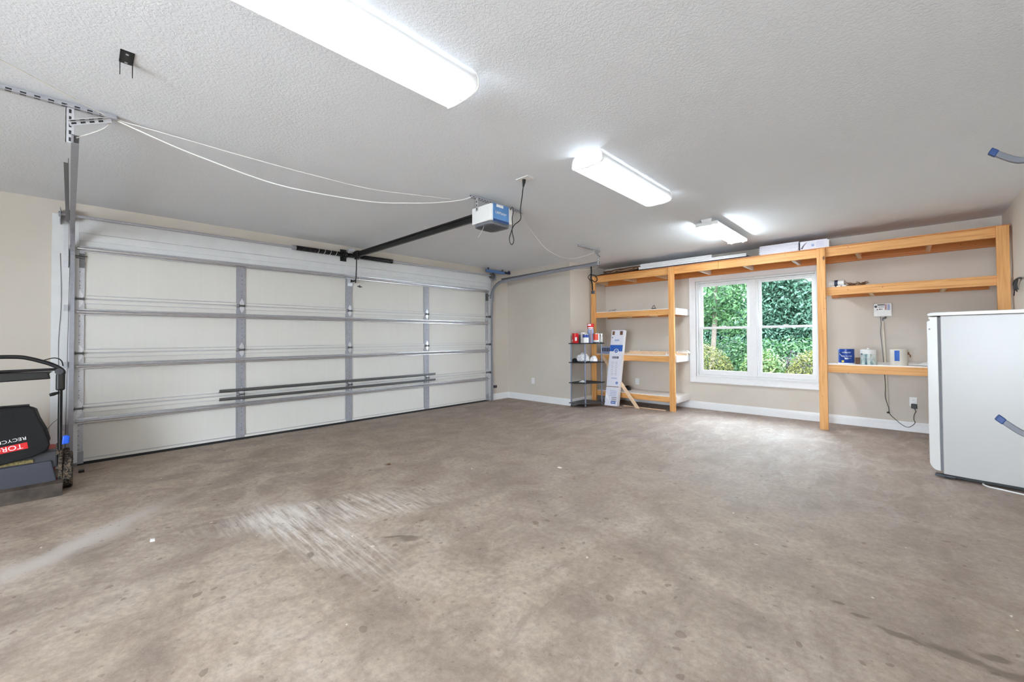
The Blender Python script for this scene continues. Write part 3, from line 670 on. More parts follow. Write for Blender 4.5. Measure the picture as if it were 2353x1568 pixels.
# ------------------------------------------------------------------ wooden shelving
sh = thing('wooden_shelving', 'built-in pine lumber shelving round the window, down the whole back wall', 'shelving', (4.1, 6.9, 0))
YF, YP = 6.653, 6.615
for (a, b) in ((1.588, 1.678), (3.063, 3.153), (5.031, 5.121), (6.555, 6.645)):
    m = MB(); m.box(a, b, YP, YF, 0, 2.345); m.build('post', M['pine_z'], sh, bevel=.002)
m = MB(); m.box(1.60, 3.82, YF, YF + .038, 2.235, 2.345); m.build('top_front_board', M['pine_x'], sh, bevel=.002)
m = MB(); m.box(3.822, 6.64, YF, YF + .038, 2.235, 2.345); m.build('top_front_board', M['pine_x'], sh, bevel=.002)
m = MB(); m.box(XJ, 6.64, D - .042, D - .001, 2.215, 2.345); m.build('top_ledger', M['pine_rear'], sh, bevel=.002)
m = MB(); m.box(XJ, 6.655, YF - .012, D - .001, 2.345, 2.357); m.build('top_deck', M['pine_rear'], sh)
for i, x in enumerate((1.60, 2.20, 2.80, 3.515, 4.14, 4.74, 5.41, 6.05)):
    m = MB(); m.box(x, x + .038, YF + .038, D - .042, 2.235, 2.345); m.build('cross_block', M['laminate'] if i in (3, 4, 5) else M['pine_y'], sh)
def deck(x0, x1, z0, z1, label, blocks, right_end=None, top='laminate'):
    o = MB().box(x0, x1, YF, YF + .038, z0, z1).build('front_board', M['pine_x'], sh, bevel=.002)
    MB().box(x0, x1, D - .042, D - .001, z0, z1).build('ledger', M['pine_rear'], sh, bevel=.002)
    for x in blocks: MB().box(x, x + .038, YF + .038, D - .042, z0, z1 - .002).build('cross_block', M['pine_y'], sh)
    MB().box(x0, x1 - .002, YF + .004, D - .001, z1, z1 + .012).build('shelf_deck', M[top], sh)
    if right_end: MB().box(x1, x1 + .02, YF + .004, D - .001, z0, z1 + .012).build('end_board', M[right_end], sh, bevel=.001)
deck(5.121, 6.555, 1.73, 1.823, 'a', (5.53, 6.16), top='pine_x')
MB().box(5.121, 6.64, YF, YF + .038, .74, .838).build('front_board', M['pine_x'], sh, bevel=.002)
MB().box(5.123, 6.63, YF + .004, 6.865, .838, .850).build('shelf_deck', M['laminate'], sh)
for x in (5.125, 5.35, 6.3): MB().box(x, x + .038, YF + .038, D - .001, .745, .837).build('cross_block', M['pine_y'], sh)
deck(1.60, 3.153, 1.572, 1.668, 'c', (2.1, 2.6), 'white_paint')
deck(1.60, 3.153, .797, .893, 'd', (2.1, 2.6), 'white_paint')
deck(1.60, 3.153, .135, .225, 'e', (2.1, 2.6), 'laminate')

# things on the top deck
ZT = 2.357
t = thing('flattened_cardboard', 'flattened torn brown cardboard on the left of the top shelf', 'cardboard', (2.2, 6.9, ZT))
for i in range(6):
    z = ZT + .004 + i * .012; a = 1.72 + random.uniform(0, .16); b = 2.60 + random.uniform(-.12, .06); q = random.uniform(.0, .03)
    vs = []; fs = []
    for k in range(7):
        x = a + (b - a) * k / 6; zz = z + q * math.sin(k * 1.3 + i) ** 2 + .004 * k
        yf_ = 6.672 + random.uniform(0, .03)
        vs += [(x, yf_, zz), (x, 7.15, zz), (x, 7.15, zz + .005), (x, yf_, zz + .005)]
    for k in range(6):
        for w_ in range(4): fs.append((k * 4 + w_, k * 4 + (w_ + 1) % 4, (k + 1) * 4 + (w_ + 1) % 4, (k + 1) * 4 + w_))
    fs += [(0, 1, 2, 3), (27, 26, 25, 24)]
    m = MB(); m.add(vs, fs); m.build('cardboard_sheet', M['brown_board'] if i != 2 else M['bare_wood'], t)
o = MB().box(2.68, 4.25, 6.69, 7.12, ZT, ZT + .018).build('navy_panel', M['navy'], origin=(3.4, 6.9, ZT), bevel=.002); tag(o, 'dark navy flat panel lying under the white panels on the top shelf', 'panel')
for k, (a, b, c, z) in enumerate(((2.53, 4.20, 6.66, .020), (2.56, 3.72, 6.67, .067))):
    m = MB(); m.box(a, b, c, c + .40, ZT + z + .02, ZT + z + .03); m.box(a, b, c, c + .02, ZT + z, ZT + z + .045)
    o = m.build('long_white_panel', M['white_paint'], origin=((a + b) / 2, 6.9, ZT + z), bevel=.003)
    tag(o, ('longer white folded metal panel, lower of the two on the top shelf', 'shorter white folded metal panel, upper of the two on the top shelf')[k], 'panel', 'white panels on the top shelf')
for i in range(8):
    a = 4.365 + random.uniform(-.008, .008); z = ZT + .001 + i * .0165
    m = MB(); m.box(a, a + .455, 6.68, 6.88, z, z + .0145); m.box(a - .008, a, 6.68, 6.88, z, z + .007); m.box(a + .455, a + .463, 6.68, 6.88, z + .007, z + .0145)
    o = m.build('laminate_plank', M['carton'], origin=(a + .23, 6.78, z)); tag(o, ('lowest', 'second lowest', 'third from the bottom', 'fourth from the bottom', 'fourth from the top', 'third from the top', 'second from the top', 'topmost')[i] + ' white plank of the notched stack on the top shelf', 'plank', 'stacked white planks on the top shelf')
t = thing('plank_carton', 'pale printed carton on the top shelf, right of the plank stack', 'carton', (5.0, 6.78, ZT))
m = MB(); m.box(4.846, 5.14, 6.68, 6.88, ZT, ZT + .118); m.build('carton_body', M['carton'], t, bevel=.002)
m = MB(); m.box(5.14, 5.155, 6.68, 6.88, ZT, ZT + .105); m.build('carton_flap', M['white_paint'], t)
m = MB(); m.tube([(4.86, 6.679, ZT + .02), (4.88, 6.679, ZT + .06), (4.92, 6.679, ZT + .1)], [.012, .009, .002], 6); m.build('printed_swoosh', M['print_grey'], t)
m = MB(); m.box(4.97, 5.0, 6.678, 6.68, ZT + .04, ZT + .07)
for i in range(4): m.box(5.02, 5.10, 6.6785, 6.68, ZT + .03 + i * .018, ZT + .033 + i * .018)
m.build('printed_label', M['print_pale'], t)

# left shelves
ZS = 1.68
def crumple(name, label, cat, c, rx, ry, rz, mat, seed, group=None, n=10, sub=1, amp=.35):
    rnd = random.Random(seed); vs = []; fs = []; n2 = n; m_ = 6
    for j in range(m_ + 1):
        th = PI / 2 * j / m_
        for i in range(n2):
            q = 1 + rnd.uniform(-amp, amp) * (1 if j < m_ else 0)
            a = 2 * PI * i / n2
            vs.append((c[0] + rx * math.cos(a) * math.cos(th) * q, c[1] + ry * math.sin(a) * math.cos(th) * q, c[2] + .001 + rz * math.sin(th) * (q if j else 0)))
    for j in range(m_):
        for i in range(n2): fs.append((j * n2 + i, j * n2 + (i + 1) % n2, (j + 1) * n2 + (i + 1) % n2, (j + 1) * n2 + i))
    fs.append(tuple(reversed(range(n2))))
    m = MB(); m.add(vs, fs, True); o = m.build(name, M[mat], origin=c, sub=sub)
    return tag(o, label, cat, group)
def bracket_bundle(name, label, c, seed, n=6, L=.08):
    rnd = random.Random(seed); t = thing(name, label, 'hardware', c)
    for i in range(n):
        a = rnd.uniform(0, PI); x = c[0] + rnd.uniform(-L, L) * .8; y = c[1] + rnd.uniform(-.04, .04); z = c[2] + .006 + rnd.uniform(0, .03)
        d = Vector((math.cos(a), math.sin(a) * .6, rnd.uniform(0, .5))) * .035
        m = MB(); m.tube([(x - d.x, y - d.y, max(z - .0, c[2] + .006)), (x, y, z + .015), (x + d.x, y + d.y, z + d.z + .004)], .0055, 6); m.build('bracket_piece', M['foil'], t)
bracket_bundle('metal_brackets', 'silver metal brackets at the left end of the upper left shelf', (1.93, 6.80, ZS), 3, 9)
t = thing('wire_clip', 'small dark metal clamp standing on the upper left shelf near the post', 'clamp', (2.73, 6.80, ZS))
m = MB(); m.tube(smooth_path([(2.69, 6.8, ZS + .005), (2.71, 6.8, ZS + .05), (2.735, 6.8, ZS + .075), (2.75, 6.8, ZS + .045), (2.775, 6.8, ZS + .006)]), .006, 6); m.build('jaw', M['steel_dark'], t)
m = MB(); m.box(2.705, 2.76, 6.785, 6.815, ZS, ZS + .03); m.build('body', M['steel_dark'], t, bevel=.004)
# third shelf: lumber strips
ZS = .905
rnd = random.Random(5)
for k, (a, b, y, z, mt, lab) in enumerate(((2.15, 3.28, 6.80, .0, 'bare_wood', 'pale wood strip lowest on the middle left shelf'), (2.12, 3.12, 6.90, .0, 'bare_wood', 'pale wood strip towards the back of the middle left shelf'), (2.24, 3.10, 6.84, .03, 'bare_wood', 'pale wood strip resting across the other strips'),
                                      (2.20, 3.2, 7.0, .0, 'laminate', 'white painted strip at the wall side of the middle left shelf'), (2.2, 3.26, 6.94, .03, 'laminate', 'white painted strip on top at the back of the middle left shelf'))):
    o = MB().box(a, b, y, y + .045, ZS + z, ZS + z + .03).build('wood_strip', M[mt], origin=((a + b) / 2, y, ZS + z), bevel=.002); tag(o, lab, 'wood strip', 'strips on the middle left shelf')
m = MB(); m.strip(smooth_path([(2.3, 7.06, ZS + .075), (2.9, 7.06, ZS + .07), (3.16, 7.05, ZS + .075), (3.21, 7.05, ZS + .06), (3.225, 7.05, ZS + .03)]), (0, 1, 0), .05, .006, (0, 0, 1)); m.box(2.32, 2.36, 7.04, 7.08, ZS, ZS + .072); m.box(3.0, 3.04, 7.04, 7.08, ZS, ZS + .07)
tag(m.build('curved_trim', M['white_paint'], origin=(2.9, 7.06, ZS)), 'white trim strip with a curled end on the middle left shelf', 'trim strip')
for i, (x, y, a) in enumerate(((3.02, 6.72, .3), (3.06, 6.70, 1.2), (3.10, 6.74, 2.2), (2.985, 6.70, .9), (3.12, 6.70, .1))):
    m = MB(); d = Vector((math.cos(a), math.sin(a) * .5, 0)) * .022
    m.prism([(x - d.x, y - d.y, ZS), (x + d.x, y + d.y, ZS), (x, y, ZS + .055)], (0, .012, 0)); m.prism([(x - .02, y + .012, ZS), (x + .02, y + .012, ZS), (x + .012, y + .012, ZS + .02)], (0, .014, 0))
    tag(m.build('corner_spacer', M['white_plastic'], origin=(x, y, ZS)), 'small white plastic corner piece on the middle left shelf, ' + ('second from the left', 'centre one of five', 'second from the right', 'leftmost', 'rightmost')[i], 'spacer', 'white corner pieces on the middle left shelf')
t = thing('storage_box', 'small grey box with dark vertical slots standing at the left of the middle shelf', 'box', (1.68, 7.0, .905))
m = MB(); m.box(1.60, 1.80, 6.95, 7.08, .905, 1.03); m.build('box_body', M['print_pale'], t, bevel=.003)
m = MB()
for i in range(5): m.box(1.615 + i * .035, 1.635 + i * .035, 6.947, 6.95, .94, 1.01)
m.build('dark_slot', M['print_black'], t)
o = MB().prism([(2.09, 6.93, .237), (2.185, 6.93, .237), (2.18, 6.93, .30), (2.16, 6.93, .318), (2.11, 6.93, .318), (2.095, 6.93, .30)], (0, .07, 0)).build('black_case', M['black'], origin=(2.14, 6.96, .237), bevel=.004); tag(o, 'small rounded black case on the bottom left shelf against the wall', 'case')

# upper right shelf
ZS = 1.835
t = thing('cable_roll', 'white rolled cord with a dark blue band on the upper right shelf', 'roll', (5.22, 6.80, ZS))
m = MB(); m.cyl((5.14, 6.80, ZS + .05), (5.30, 6.78, ZS + .05), .048, 20); m.build('roll_body', M['white_plastic'], t, bevel=.008)
m = MB(); m.cyl((5.20, 6.793, ZS + .05), (5.235, 6.789, ZS + .05), .0495, 20); m.build('blue_band', M['navy'], t)
m = MB()
for i in range(46):
    a = rnd.uniform(0, 2 * PI); c = Vector((rnd.uniform(5.32, 5.50), rnd.uniform(6.72, 6.86), ZS + .006 + rnd.uniform(0, .03))); d = Vector((math.cos(a), math.sin(a) * .6, rnd.uniform(-.1, .7))) * rnd.uniform(.03, .06)
    p = c + d; q = c - d; q.z = max(q.z, ZS + .004); p.z = max(p.z, ZS + .004)
    m.tube([q, c + Vector((0, 0, .006)), p], .0028, 5)
o = m.build('dried_twigs', M['twig'], origin=(5.41, 6.79, ZS)); tag(o, 'heap of dried brown twigs beside the white roll on the shelf', 'twigs', kind='stuff')
m = MB()
for i in range(3): m.box(5.17 + i * .055, 5.21 + i * .055, 6.665, 6.70, ZS, ZS + .008 + .004 * i)
tag(m.build('paper_scrap', M['white_plastic'], origin=(5.22, 6.68, ZS)), 'white paper scraps at the front edge of the upper right shelf', 'paper scraps', kind='stuff')

# workbench shelf
ZS = .85
def can(name, label, cat, c, r, h, body, lid=None, bail=True, group=None, rim='can_steel', ears='dark_grey_plastic'):
    t = thing(name, label, cat, c, group)
    m = MB(); m.lathe([(r * .97, 0), (r, .004), (r, h - .008), (r * .96, h - .006), (r * .96, h)], c, 32); b = m.build('can_body', M[body], t)
    m = MB(); m.lathe([(r * 1.02, h - .010), (r * 1.03, h - .004), (r * 1.0, h + .001), (r * .82, h + .001), (r * .80, h - .004), (.001, h - .004)], c, 32); m.build('can_lid', M[lid or rim], t)
    if bail:
        cc = Vector(c) + Vector((0, 0, h * .72)); R_ = Vector((.72, .69, 0)); F_ = Vector((.69, -.72, 0)) * -1
        F_ = Vector((.42, -.9, 0)).normalized()
        pts = [cc + R_ * (r + .006) * math.cos(a) * 1.0 + F_ * (r + .006) * math.sin(a) + Vector((0, 0, -h * .34 * math.sin(a))) for a in [i * PI / 14 for i in range(15)]]
        m = MB(); m.tube(pts, .0022, 6); m.build('bail_handle', M['galv_bright'], t)
        m = MB()
        for s in (-1, 1): m.cyl(cc + R_ * (r - .002) * s, cc + R_ * (r + .009) * s, .009, 12)
        m.build('bail_ear', M[ears], t)
    return t, b
FD = Vector((.11, -.99, 0)).normalized(); RD = Vector((.99, .11, 0)).normalized()   # side of the pails that faces the room
t, b = can('paint_pail', 'glossy blue paint pail with wire handle, leftmost on the work shelf', 'paint pail', (5.30, 6.76, ZS), .082, .19, 'can_blue', 'can_blue')
def wrap_text(s, size, c, r, z, mat, parent, ang0=None, sq=1.0):
    """letters bent round a can"""
    o = text(s, size, (0, 0, 0), (1, 0, 0), (0, 1, 0), mat, 'lettering', parent, ext=.0004, squeeze=sq); off = root_off(parent)
    a0 = ang0 if ang0 is not None else math.atan2(FD.y, FD.x)
    for v in o.data.vertices:
        p = v.co + off; a = a0 + p.x / r; rr_ = r + .0008 + p.z
        v.co = Vector((c[0] + rr_ * math.cos(a), c[1] + rr_ * math.sin(a), c[2] + z + p.y)) - off
    return o
wrap_text('valspar', .034, (5.30, 6.76, ZS), .082, .150, M['print_white'], b)
wrap_text('SEMI-GLOSS', .024, (5.30, 6.76, ZS), .082, .100, M['print_white'], b, sq=.9)
m = MB(); a0 = math.atan2(FD.y, FD.x)
def patch(m, c, r, a1, a2, z1, z2, k=8, th=.0008):
    vs = []
    for i in range(k + 1):
        a = a1 + (a2 - a1) * i / k
        for rr_, z in ((r, z1), (r, z2), (r + th, z2), (r + th, z1)): vs.append((c[0] + rr_ * math.cos(a), c[1] + rr_ * math.sin(a), c[2] + z))
    fs = [(0, 1, 2, 3), tuple(k * 4 + q for q in (3, 2, 1, 0))]
    for i in range(k):
        for q in range(4): fs.append((i * 4 + q, i * 4 + (q + 1) % 4, (i + 1) * 4 + (q + 1) % 4, (i + 1) * 4 + q))
    m.add(vs, fs)
patch(m, (5.30, 6.76, ZS), .082, a0 - .22, a0 + .22, .062, .08); m.build('white_label_patch', M['print_white'], b)
m = MB(); patch(m, (5.30, 6.76, ZS), .082, a0 - .62, a0 - .30, .022, .048); m.build('yellow_label_patch', M['yellow'], b)
m = MB(); patch(m, (5.30, 6.76, ZS), .0822, a0 - 1.6, a0 + 1.6, .002, .015, 20); m.build('white_base_band', M['print_white'], b)
t, b = can('paint_pail', 'paint streaked green pail with a white lid, middle of the three on the work shelf', 'paint pail', (5.515, 6.76, ZS), .078, .18, 'streaked', 'white_plastic', ears='can_teal')
m = MB(); m.lathe([(.080, .13), (.0815, .135), (.081, .182), (.07, .188), (.002, .188)], (5.515, 6.76, ZS), 28); m.lathe([(.01, .188), (.013, .198), (.004, .206)], (5.515, 6.76, ZS), 12); m.build('poured_paint_skin', M['white_plastic'], b)
c3 = (5.79, 6.76, ZS)
t, b = can('paint_pail', 'cream paint pail with a plain blue stripe, rightmost on the work shelf', 'paint pail', c3, .080, .19, 'can_beige', 'can_beige', bail=False)
m = MB(); patch(m, c3, .080, a0 - .58, a0 - .02, .055, .188, 10, .001); m.build('blue_stripe', M['print_blue'], b)
m = MB(); m.box(5.866, 5.882, 6.74, 6.77, ZS + .13, ZS + .16); m.tube(smooth_path([(5.875, 6.755, ZS + .14), (5.89, 6.75, ZS + .12), (5.888, 6.745, ZS + .10)]), .006, 8); m.build('bail_ear', M['twig'], t)
for i, (z, y, lab) in enumerate(((-.0125, 7.06, 'white plastic pipe behind the pails, farther from the room'), (-.0125, 6.90, 'white plastic pipe behind the pails, nearer the room'))):
    o = MB().cyl((5.33, y, ZS + .0165 + z), (6.35, y, ZS + .0165 + z), .016, 14).build('plastic_pipe', M['white_plastic'], origin=(5.9, y, ZS + z)); tag(o, lab, 'pipe', 'white pipes on the work shelf')
crumple('white_rag', 'crumpled white rag on the work shelf beside the refrigerator', 'rag', (6.05, 6.78, ZS), .10, .07, .05, 'white_plastic', 4)
o = MB().box(5.385, 5.45, 6.80, 6.86, ZS, ZS + .08).build('cardboard_box', M['brown_board'], origin=(5.41, 6.92, ZS), bevel=.002); tag(o, 'small brown box standing between the blue and the green pail', 'box')

# ------------------------------------------------------------------ wall controller and outlets
t = thing('sprinkler_controller', 'white irrigation timer box on the back wall above the work shelf', 'controller', (5.64, D, 1.545))
m = MB(); m.box(5.553, 5.735, D - .05, D, 1.455, 1.628); b = m.build('case', M['white_plastic'], t, bevel=.01, seg=3)
yf = D - .0505
m = MB(); m.box(5.595, 5.65, yf - .001, yf, 1.607, 1.613); m.box(5.593, 5.665, yf - .001, yf, 1.600, 1.612); m.build('display', M['print_black'], b)
m = MB()
m.cyl((5.578, yf - .002, 1.585), (5.578, yf, 1.585), .015, 18); m.build('dial', M['print_black'], b)
m = MB(); m.cyl((5.618, yf - .002, 1.550), (5.618, yf, 1.550), .008, 12); m.cyl((5.636, yf - .002, 1.550), (5.636, yf, 1.550), .006, 12); m.box(5.586, 5.602, yf - .001, yf, 1.542, 1.552); m.build('button', M['print_black'], b)
for i in range(4):
    m = MB(); m.box(5.600, 5.660, yf - .0008, yf, 1.570 + i * .007, 1.573 + i * .007); m.build('printed_line', M['print_grey'], b)
m = MB(); m.box(5.664, 5.684, yf - .0008, yf, 1.54, 1.612); m.build('pink_column', M['print_pink'], b)
m = MB(); m.box(5.690, 5.714, yf - .0008, yf, 1.535, 1.612); m.build('blue_column', M['print_pale'], b)
text('HUNTER', .009, (5.578, yf - .0006, 1.532), (1, 0, 0), (0, 0, 1), M['print_grey'], 'lettering', b, ext=.0003)
t = thing('conduit_pipe', 'cream plastic conduit running down the wall from the timer box', 'conduit', (5.66, D, .2))
m = MB(); m.tube([(5.643, D - .018, 1.395), (5.66, D - .018, .86), (5.676, D - .018, .225)], .0125, 12); m.build('pipe', M['bare_wood'] if 0 else plain('cream_conduit', rgb(214, 205, 190), .5, var=.02), t)
m = MB(); m.cyl((5.676, D - .018, .205), (5.676, D - .018, .228), .014, 12); m.build('end_cap', M['black'], t)
m = MB(); m.tube(smooth_path([(5.67, D - .03, 1.458), (5.665, D - .022, 1.43), (5.645, D - .02, 1.43), (5.643, D - .02, 1.40)]), .008, 10); m.build('elbow', M['grey_plastic'], t)
wire([(5.62, D - .008, 1.458), (5.625, D - .008, 1.35), (5.617, D - .008, 1.25), (5.63, D - .008, 1.05), (5.64, D - .008, .86)], .003, 'controller_wire', 'thin grey wire beside the conduit above the work shelf', 'grey_plastic')
def outlet(label, x, z, y=D, group='wall outlets'):
    t = thing('wall_outlet', label, 'outlet', (x, y, z), group)
    m = MB(); m.box(x - .036, x + .036, y - .006, y, z - .058, z + .058); m.build('cover_plate', M['white_plastic'], t, bevel=.003)
    for dz in (-.02, .02):
        m = MB(); m.cyl((x, y - .009, z + dz), (x, y - .005, z + dz), .016, 18); s = m.build('socket', M['white_paint'], t)
        m = MB(); m.box(x - .007, x - .005, y - .0096, y - .008, z + dz - .002, z + dz + .007); m.box(x + .005, x + .007, y - .0096, y - .008, z + dz - .002, z + dz + .007); m.build('slot', M['print_black'], s)
    return t
outlet('white outlet low on the back wall between the left shelves', 2.203, .378)
outlet('white outlet low on the back wall holding a black adapter', 5.91, .375)
outlet('white outlet low on the alcove wall left of the shelf rack', .665, .385, YJ)
t = thing('power_adapter', 'black power adapter in the outlet beside the refrigerator, its cord looping down', 'power adapter', (5.915, D - .009, .33))
m = MB(); m.box(5.888, 5.942, D - .055, D - .010, .296, .352); m.build('adapter_body', M['black'], t, bevel=.006)
m = MB(); m.tube(smooth_path([(5.915, D - .03, .296), (5.93, D - .03, .26), (5.915, D - .03, .22), (5.91, D - .03, .16), (5.92, D - .035, .12), (5.89, D - .035, .075), (5.85, D - .035, .055), (5.80, D - .035, .08), (5.74, D - .03, .14), (5.685, D - .04, .21), (5.68, D - .04, .28), (5.65, D - .04, .42), (5.655, D - .04, .55), (5.645, D - .04, .74)]), .0032, 6); m.build('cord', M['black'], t)
# something wiry on the right wall
t = thing('zip_tie_bundle', 'bundle of black wire ends hanging on the right wall', 'wire bundle', (XR, 6.27, 1.70))
m = MB(); m.tube(smooth_path([(XR - .012, 6.38, 1.66), (XR - .03, 6.36, 1.70), (XR - .03, 6.30, 1.735), (XR - .02, 6.20, 1.75), (XR - .02, 6.1, 1.74)]), .01, 8); m.build('bundle', M['print_black'], t)
for i in range(7):
    y = 6.34 - i * .03; m = MB(); m.tube(smooth_path([(XR - .03, y, 1.73), (XR - .035, y + .01, 1.68 - .01 * (i % 3)), (XR - .03, y + .03 * (i % 2), 1.62 + .008 * (i % 4))]), .0035, 6); m.build('loose_end', M['print_black'], t)
m = MB(); m.tube(smooth_path([(XR - .02, 6.37, 1.70), (XR - .02, 6.42, 1.66), (XR - .02, 6.46, 1.60)]), .004, 6); m.build('loose_end', M['print_black'], t)

# ------------------------------------------------------------------ corner shelf rack
rk = thing('shelf_rack', 'small black plastic shelf rack with grey tube legs in the corner', 'shelf rack', (1.78, 6.15, 0))
poly = [(1.575, 5.905), (1.69, 5.90), (1.88, 5.965), (1.985, 6.20), (2.005, 6.32), (2.0, 6.40), (1.575, 6.40)]
for z in (1.098, .766, .412, .062):
    m = MB(); m.prism([(x, y, z) for x, y in poly], (0, 0, .016)); m.build('rack_shelf', M['rubber'] if z > .1 else M['dark_grey_plastic'], rk, bevel=.005)
for (x, y) in ((1.602, 5.94), (1.862, 5.99), (1.965, 6.35), (1.605, 6.37)):
    m = MB()
    for (a, b) in ((.03, .062), (.078, .412), (.428, .766), (.782, 1.098)): m.cyl((x, y, a), (x, y, b), .0125, 14)
    m.build('rack_leg', plain('blue_grey_tube', rgb(126, 132, 150), .3, .3), rk)
    m = MB(); m.cyl((x - .008, y, .016), (x + .008, y, .016), .016, 14); m.cyl((x, y, .016), (x, y, .032), .006, 8); m.build('caster', M['steel_dark'], rk)
ZR = 1.114
def small_can(label, x, y, z, r, h, mats, cat='paint can'):
    t, b = can('paint_can', label, cat, (x, y, z), r, h, mats[0], mats[1], bail=False); return t, b
VA = math.atan2(-6.1, 4.1)
t, b = small_can('red paint can at the left front of the rack top', 1.665, 5.99, ZR, .058, .17, ('red', 'red'))
m = MB(); patch(m, (1.665, 5.99, ZR), .058, VA - .1, VA + .5, .04, .10, 6); patch(m, (1.665, 5.99, ZR), .058, VA - 1.1, VA - .85, .03, .06, 4); m.build('white_print_patch', M['print_white'], b)
small_can('dull grey can half hidden at the left back of the rack top', 1.625, 6.13, ZR, .045, .16, ('galv_dull', 'galv'))
o = MB().box(1.72, 1.80, 6.07, 6.13, ZR, ZR + .185).build('white_carton', M['white_plastic'], origin=(1.76, 6.1, ZR), bevel=.004); tag(o, 'white carton between the red can and the labelled can', 'carton')
t, b = small_can('can with a white lower label and blue top at the front middle of the rack', 1.845, 6.04, ZR, .052, .155, ('can_blue', 'can_steel'))
m = MB(); patch(m, (1.845, 6.04, ZR), .052, VA - 1.5, VA + 1.5, .004, .095, 16); m.build('white_label', M['print_white'], b)
t, b = small_can('pale blue tall can behind the middle one, carrying the small red can', 1.83, 6.22, ZR, .056, .25, ('print_pale', 'can_steel'))
m = MB(); patch(m, (1.83, 6.22, ZR), .056, VA - .1, VA + .3, .02, .23, 6); m.build('red_stripe', M['print_pink'], b)
t, b = small_can('small red can topmost on the rack', 1.83, 6.22, ZR + .252, .060, .085, ('red', 'red'))
m = MB(); patch(m, (1.83, 6.22, ZR + .252), .060, VA - .9, VA + 1.0, .004, .024, 10); patch(m, (1.83, 6.22, ZR + .252), .060, VA - 1.0, VA + .1, .05, .078, 8); m.build('white_print_patch', M['print_white'], b)
t, b = small_can('orange red and white can at the right end of the rack top', 1.935, 6.24, ZR, .056, .165, ('print_white', 'can_steel'))
m = MB(); patch(m, (1.935, 6.24, ZR), .056, VA - 1.4, VA + .5, .05, .158, 16); m.build('orange_label', M['orange_red'], b)
m = MB(); patch(m, (1.935, 6.24, ZR), .0562, VA - 1.4, VA + .9, .003, .018, 16); m.build('dark_base_band', M['navy'], b)
small_can('narrow steel can behind the orange one on the rack', 1.955, 6.36, ZR, .03, .16, ('can_steel', 'can_steel'))
crumple('plastic_bag', 'bulging white plastic bag on the second shelf of the rack', 'bag', (1.76, 6.08, .782), .13, .11, .16, 'bag', 8, n=14, amp=.16, sub=2)
crumple('plastic_bag', 'smaller knotted white plastic bag at the right on the rack', 'bag', (1.90, 6.20, .782), .075, .08, .11, 'bag', 12, n=12, amp=.16, sub=2)
o = MB().prism([(1.60, 5.975, .782), (1.70, 5.975, .782), (1.69, 5.975, .83), (1.64, 5.975, .85), (1.60, 5.975, .83)], (0, .05, 0)).build('black_pouch', M['black_cloth'], origin=(1.64, 6.0, .782), bevel=.008); tag(o, 'black pouch at the left of the rack, beside the plastic bag', 'pouch')
o = MB().prism([(1.70, 6.02, .428), (1.80, 6.03, .428), (1.79, 6.05, .445), (1.75, 6.05, .46), (1.71, 6.05, .44)], (0, .05, 0)).build('plastic_scrap', M['white_plastic'], origin=(1.75, 6.05, .428), bevel=.004); tag(o, 'small white plastic scrap lying on the third rack shelf', 'scrap')

# ------------------------------------------------------------------ tall carton
bx = thing('tall_carton', 'tall narrow white printed carton leaning against the left shelves', 'carton', (2.10, 6.45, 0))
b0 = Vector((1.987, 6.395, .0)); RT = Vector((.237, .018, 0)); UP = Vector((.032, .228, 1.325)); TH = Vector((-.012, .100, -.012))
fr = [b0, b0 + RT, b0 + RT + UP, b0 + UP]
zfix = .013
m = MB(); vs = [p + Vector((0, 0, zfix)) for p in fr] + [p + TH + Vector((0, 0, zfix)) for p in fr]
m.add(vs, [(0, 1, 2, 3)]); m.cur = 1; m.add(vs, [(1, 5, 6, 2), (5, 4, 7, 6), (4, 0, 3, 7), (3, 2, 6, 7), (0, 4, 5, 1)])
bodyb = m.build('carton_body', [M['carton'], M['carton_side']], bx)
Rn = RT.normalized(); Un = UP.normalized(); Nn = Rn.cross(Un).normalized()
LW, LH = RT.length, UP.length
def fp(u, v, off=.0012): return b0 + Vector((0, 0, zfix)) + RT * u + UP * v + Nn * off
def rect(name, u0, u1, v0, v1, mat, off=.0012):
    m = MB(); m.prism([fp(u0, v0, 0.0002), fp(u1, v0, .0002), fp(u1, v1, .0002), fp(u0, v1, .0002)], Nn * off); return m.build(name, M[mat], bodyb)
rect('blue_band', 0, 1, .715, .80, 'print_blue')
def disc(name, u, v, r, mat, off, r2=0):
    m = MB(); c = fp(u, v, 0); m.prism([c + Rn * r * math.cos(a) + Un * r * math.sin(a) for a in [i * 2 * PI / 24 for i in range(24)]], Nn * off); return m.build(name, M[mat], bodyb)
disc('round_badge', .52, .715, .045, 'print_white', .002); disc('badge_disc', .52, .718, .033, 'print_blue', .0026); disc('badge_centre', .52, .715, .016, 'print_pale', .0032)
rect('grey_print_strip', .25, .75, .618, .648, 'print_grey'); rect('dark_print_block', .68, .75, .618, .648, 'print_black', .0016)
rect('title_print', .32, .68, .853, .873, 'print_pale'); rect('brown_tape_mark', .08, .26, .935, .985, 'twig'); rect('brown_tape_mark', .68, .9, .935, .985, 'twig')
rect('small_print_mark', .08, .16, .89, .91, 'print_grey')
for (u, v) in ((.25, .56), (.55, .56), (.25, .51), (.55, .51), (.25, .46), (.55, .46), (.27, .415), (.56, .415)):
    m = MB(); m.tube([fp(u, v, .001), fp(u + .08, v + .02, .001), fp(u + .15, v, .001), fp(u + .1, v - .015, .001), fp(u + .02, v - .012, .001)], .0022, 4); m.build('printed_icon', M['print_grey'], bodyb)
rect('text_print', .34, .78, .355, .366, 'print_pale'); disc('small_badge', .80, .30, .022, 'print_blue', .0016); disc('small_badge_centre', .80, .30, .012, 'print_pale', .0022)
rect('brown_strap', 0, 1, .244, .252, 'brown_board')
